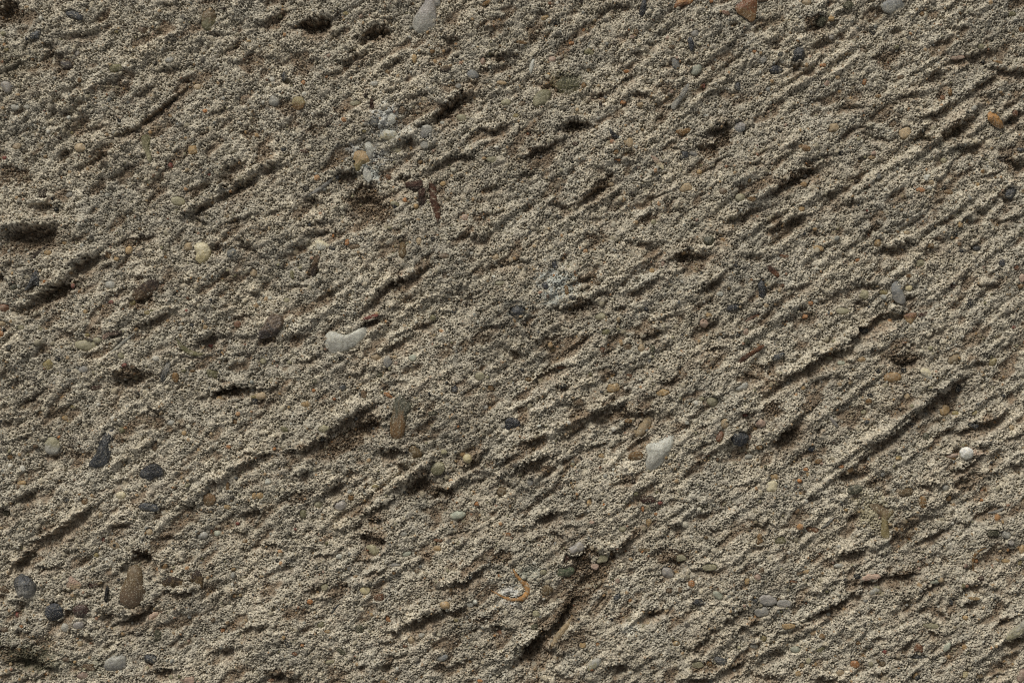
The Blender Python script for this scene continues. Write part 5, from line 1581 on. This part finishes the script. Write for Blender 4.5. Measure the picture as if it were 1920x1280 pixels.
# ------------------------------------------------------------------ the smaller pebbles, each where it lies
small = []
for ln in STONES.strip().splitlines():  # black chip above left of the amber yellow pebble paints a hole's shade
    t, x, y, a, b_, ang, c, pr, sh = ln.split()
    px, py = tp(t, float(x), float(y))
    small.append(dict(x=px, y=py, a=float(a)*K, b=float(b_)*K, ang=float(ang), c=c, pr=float(pr), sh=sh))
small.sort(key=lambda d: -d['a']*d['b'])
NIND = 300 - len(HEROES)
def small_body(d, seed, topo):
    r_ = np.random.default_rng(seed)
    R = ellipse_R(d['a'], d['b'], d['ang'], topo[0], r_, d['sh'] == 'f')*1.04
    Hz = max(0.75*min(d['a'], d['b']), 1.6)
    V, Q, T = blob(topo, R, Hz, r_, 6 if d['sh'] == 'f' else 2, 0.06 if d['sh'] == 'f' else 0.03)
    mx_ = V[:, 2].max()
    top = local_level(d['x'], d['y'], 0.8*min(d['a'], d['b'])) + 0.2 + 0.45*d['pr']*min(d['a'], d['b'])
    base_c = PAL[d['c']]*(1+0.12*r_.normal())
    tint = base_c*(1+0.15*shape_noise(V/d['b']*2, r_, 1, 2.0))[:, None]
    dm = sstep(shape_noise(V/d['b']*3, r_, 1, 2.5, 8), 0.5, 1.3)[:, None]*0.75      # paste still stuck to the stone
    tint = tint*(1-dm) + PAL['cement']*dm
    carve(d['x'], d['y'], R, top, Hz, 0.95)
    return V, Q, T, np.clip(tint, 0.005, 1), top-mx_
def where(d):
    best = sorted(landmarks, key=lambda l: math.hypot(l[0]-d['x'], l[1]-d['y']))
    out = []
    for lx, ly, ref in best[:6]:
        dx, dy = d['x']-lx, d['y']-ly; a = math.degrees(math.atan2(-dy, dx)) % 360
        w = ['right of','above right of','above','above left of','left of','below left of','below','below right of'][int((a+22.5)//45) % 8]
        dist = math.hypot(dx, dy); out.append((w, ref, dist))
    return out
def size_word(d):
    s_ = math.sqrt(d['a']*d['b'])
    return 'fair sized' if s_ > 10.5 else 'smallish' if s_ > 7.5 else 'small' if s_ > 5.8 else 'tiny'
def shape_word(d):
    q = d['a']/d['b']
    if q < 1: q = 1/q
    if d['sh'] == 'r': return 'elongated smooth' if q > 2 else 'oval' if q > 1.3 else 'round'
    return 'thin angular' if q > 2 else 'angular' if q > 1.3 else 'chunky angular'
used = {}
MATC = {'white': M_QUARTZ, 'cream': M_QUARTZ, 'palegrey': M_QUARTZ, 'lilac': M_QUARTZ, 'black': M_SLATE, 'navy': M_SLATE, 'slate': M_SLATE}
ind = small[:NIND]
for k, d in enumerate(ind):
    d['lab'] = None
    for (w, ref, dist) in where(d):
        nearw = 'just ' if dist < 32 else 'well ' if dist > 120 else ''
        lab = f"{size_word(d)} {WORDS[d['c']]} {shape_word(d)} {'pebble' if d['sh']=='r' else 'stone chip'} {nearw}{w} {ref}"
        if lab not in used and len(lab.split()) <= 16:
            used[lab] = 1; d['lab'] = lab; break
    if d['lab'] is None: d['lab'] = f"{size_word(d)} {WORDS[d['c']]} speck {k}"
for k, d in enumerate(ind):
    V, Q, T, tint, zc = small_body(d, 5000+k, (20, 12))
    Vw, loc = world_xyz(V, d['x'], d['y'], zc)
    nm = 'pebble' if d['sh'] == 'r' else 'stone_chip'
    mat = MATC.get(d['c'], M_SMOOTH if d['sh'] == 'r' else M_STONE)
    o = link(nm, body_mesh(nm, Vw, Q, T, tint, mat), loc)
    tag(o, d['lab'], 'pebble' if d['sh'] == 'r' else 'stone', 'stones and chips set in the concrete')

# the rest of the traced grains and the loose sand, which nobody could count
VV = []; QQ = []; TT = []; CC = []; off = 0
def add_grain(V, Q, T, tint, cx, cy, zc):
    global off
    Vw, loc = world_xyz(V, cx, cy, zc)
    VV.append(Vw + np.array(loc)); QQ.append(Q+off); TT.append(T+off); CC.append(tint); off += len(V)
for k, d in enumerate(small[NIND:]):
    V, Q, T, tint, zc = small_body(d, 9000+k, (20, 12))
    add_grain(V, Q, T, tint, d['x'], d['y'], zc)
rg = np.random.default_rng(77)
gc = ['khaki','tan','cement','palegrey','brown','amber','ochre','orange','slate','black','olive','white','rust','pink','khbrown','dkbrown','bluegrey','red']
gw = np.array([16,13,24,8,8,4.5,5,1.5,5,6,6,2,2.5,3,5,5,4,.6]); gw /= gw.sum()
V0, Q0, T0 = TOPO[(10, 6)]
for k in range(4200):
    x = rg.uniform(-150, 2070); y = rg.uniform(-100, 1380)
    r = float(np.clip(rg.lognormal(math.log(2.1), .38), 1.2, 6)); i, j = gidx(x, y)
    el = rg.uniform(.6, 1); a = rg.uniform(0, 6.28); ca, sa = math.cos(a), math.sin(a)
    V = V0*(1+shape_noise(V0, rg, .12, 2.0, 3))[:, None]*np.array([r, r*el, r*.75])
    V = np.stack([V[:, 0]*ca-V[:, 1]*sa, V[:, 0]*sa+V[:, 1]*ca, V[:, 2]], 1)
    c = PAL[gc[rg.choice(len(gc), p=gw)]]*(1+.12*rg.normal())
    add_grain(V, Q0, T0, np.tile(np.clip(c, .01, 1), (len(V), 1)), x, y, float(HS[j, i])+r*rg.uniform(-.1, .55))
o = link('sand_grains', mesh_from('sand_grains', np.vstack(VV), np.vstack(QQ), np.vstack(CC), M_STONE, np.vstack(TT)))
tag(o, 'tiny mixed coloured sand grains strewn over the rough concrete', 'sand', kind='stuff')

# ------------------------------------------------------------------ the ground: fine where it is surveyed, coarser out to the distance
ext = np.cumsum(np.concatenate([1.03**np.arange(1, 121), 1.03**120*1.2**np.arange(1, 26)]))
ex = np.concatenate([gx[0]-ext[::-1], gx, gx[-1]+ext]); ey = np.concatenate([gy[0]-ext[::-1], gy, gy[-1]+ext])
ne = len(ext); IX = np.round((ex-PX0)/STEP).astype(int) % NX; IY = np.round((ey-PY0)/STEP).astype(int) % NY
soft = blur(H, 30.0)*0.8
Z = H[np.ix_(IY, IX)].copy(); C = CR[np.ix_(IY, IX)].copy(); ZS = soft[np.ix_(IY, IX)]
dxo = np.maximum(0, np.maximum(gx[0]-ex, ex-gx[-1]))[None, :]; dyo = np.maximum(0, np.maximum(gy[0]-ey, ey-gy[-1]))[:, None]
do = np.maximum(dxo, dyo); wq = sstep(do, 200, 1400)
Z = Z*(1-wq) + ZS*wq     # beyond the near patch only the broad swells are modelled
C = C*(1-wq[..., None]) + PAL['cement']*0.97*wq[..., None]
ny_, nx_ = Z.shape
V = np.empty((ny_, nx_, 3), np.float32)
V[..., 0] = (ex[None, :]-W2)*S; V[..., 1] = (H2-ey[:, None])*S; V[..., 2] = Z*S
idx = np.arange(ny_*nx_, dtype=np.int32).reshape(ny_, nx_)
F = np.stack([idx[:-1, :-1], idx[1:, :-1], idx[1:, 1:], idx[:-1, 1:]], -1).reshape(-1, 4)
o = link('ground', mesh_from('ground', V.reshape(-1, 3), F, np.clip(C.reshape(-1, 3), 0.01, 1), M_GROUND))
tag(o, 'rough weathered beige concrete with slanting broom furrows', None, kind='structure')
print('ground verts', len(V.reshape(-1, 3)), 'things', len(HEROES)+len(TUBES)+len(ind), 'dup labels', sum('speck' in d['lab'] for d in ind))
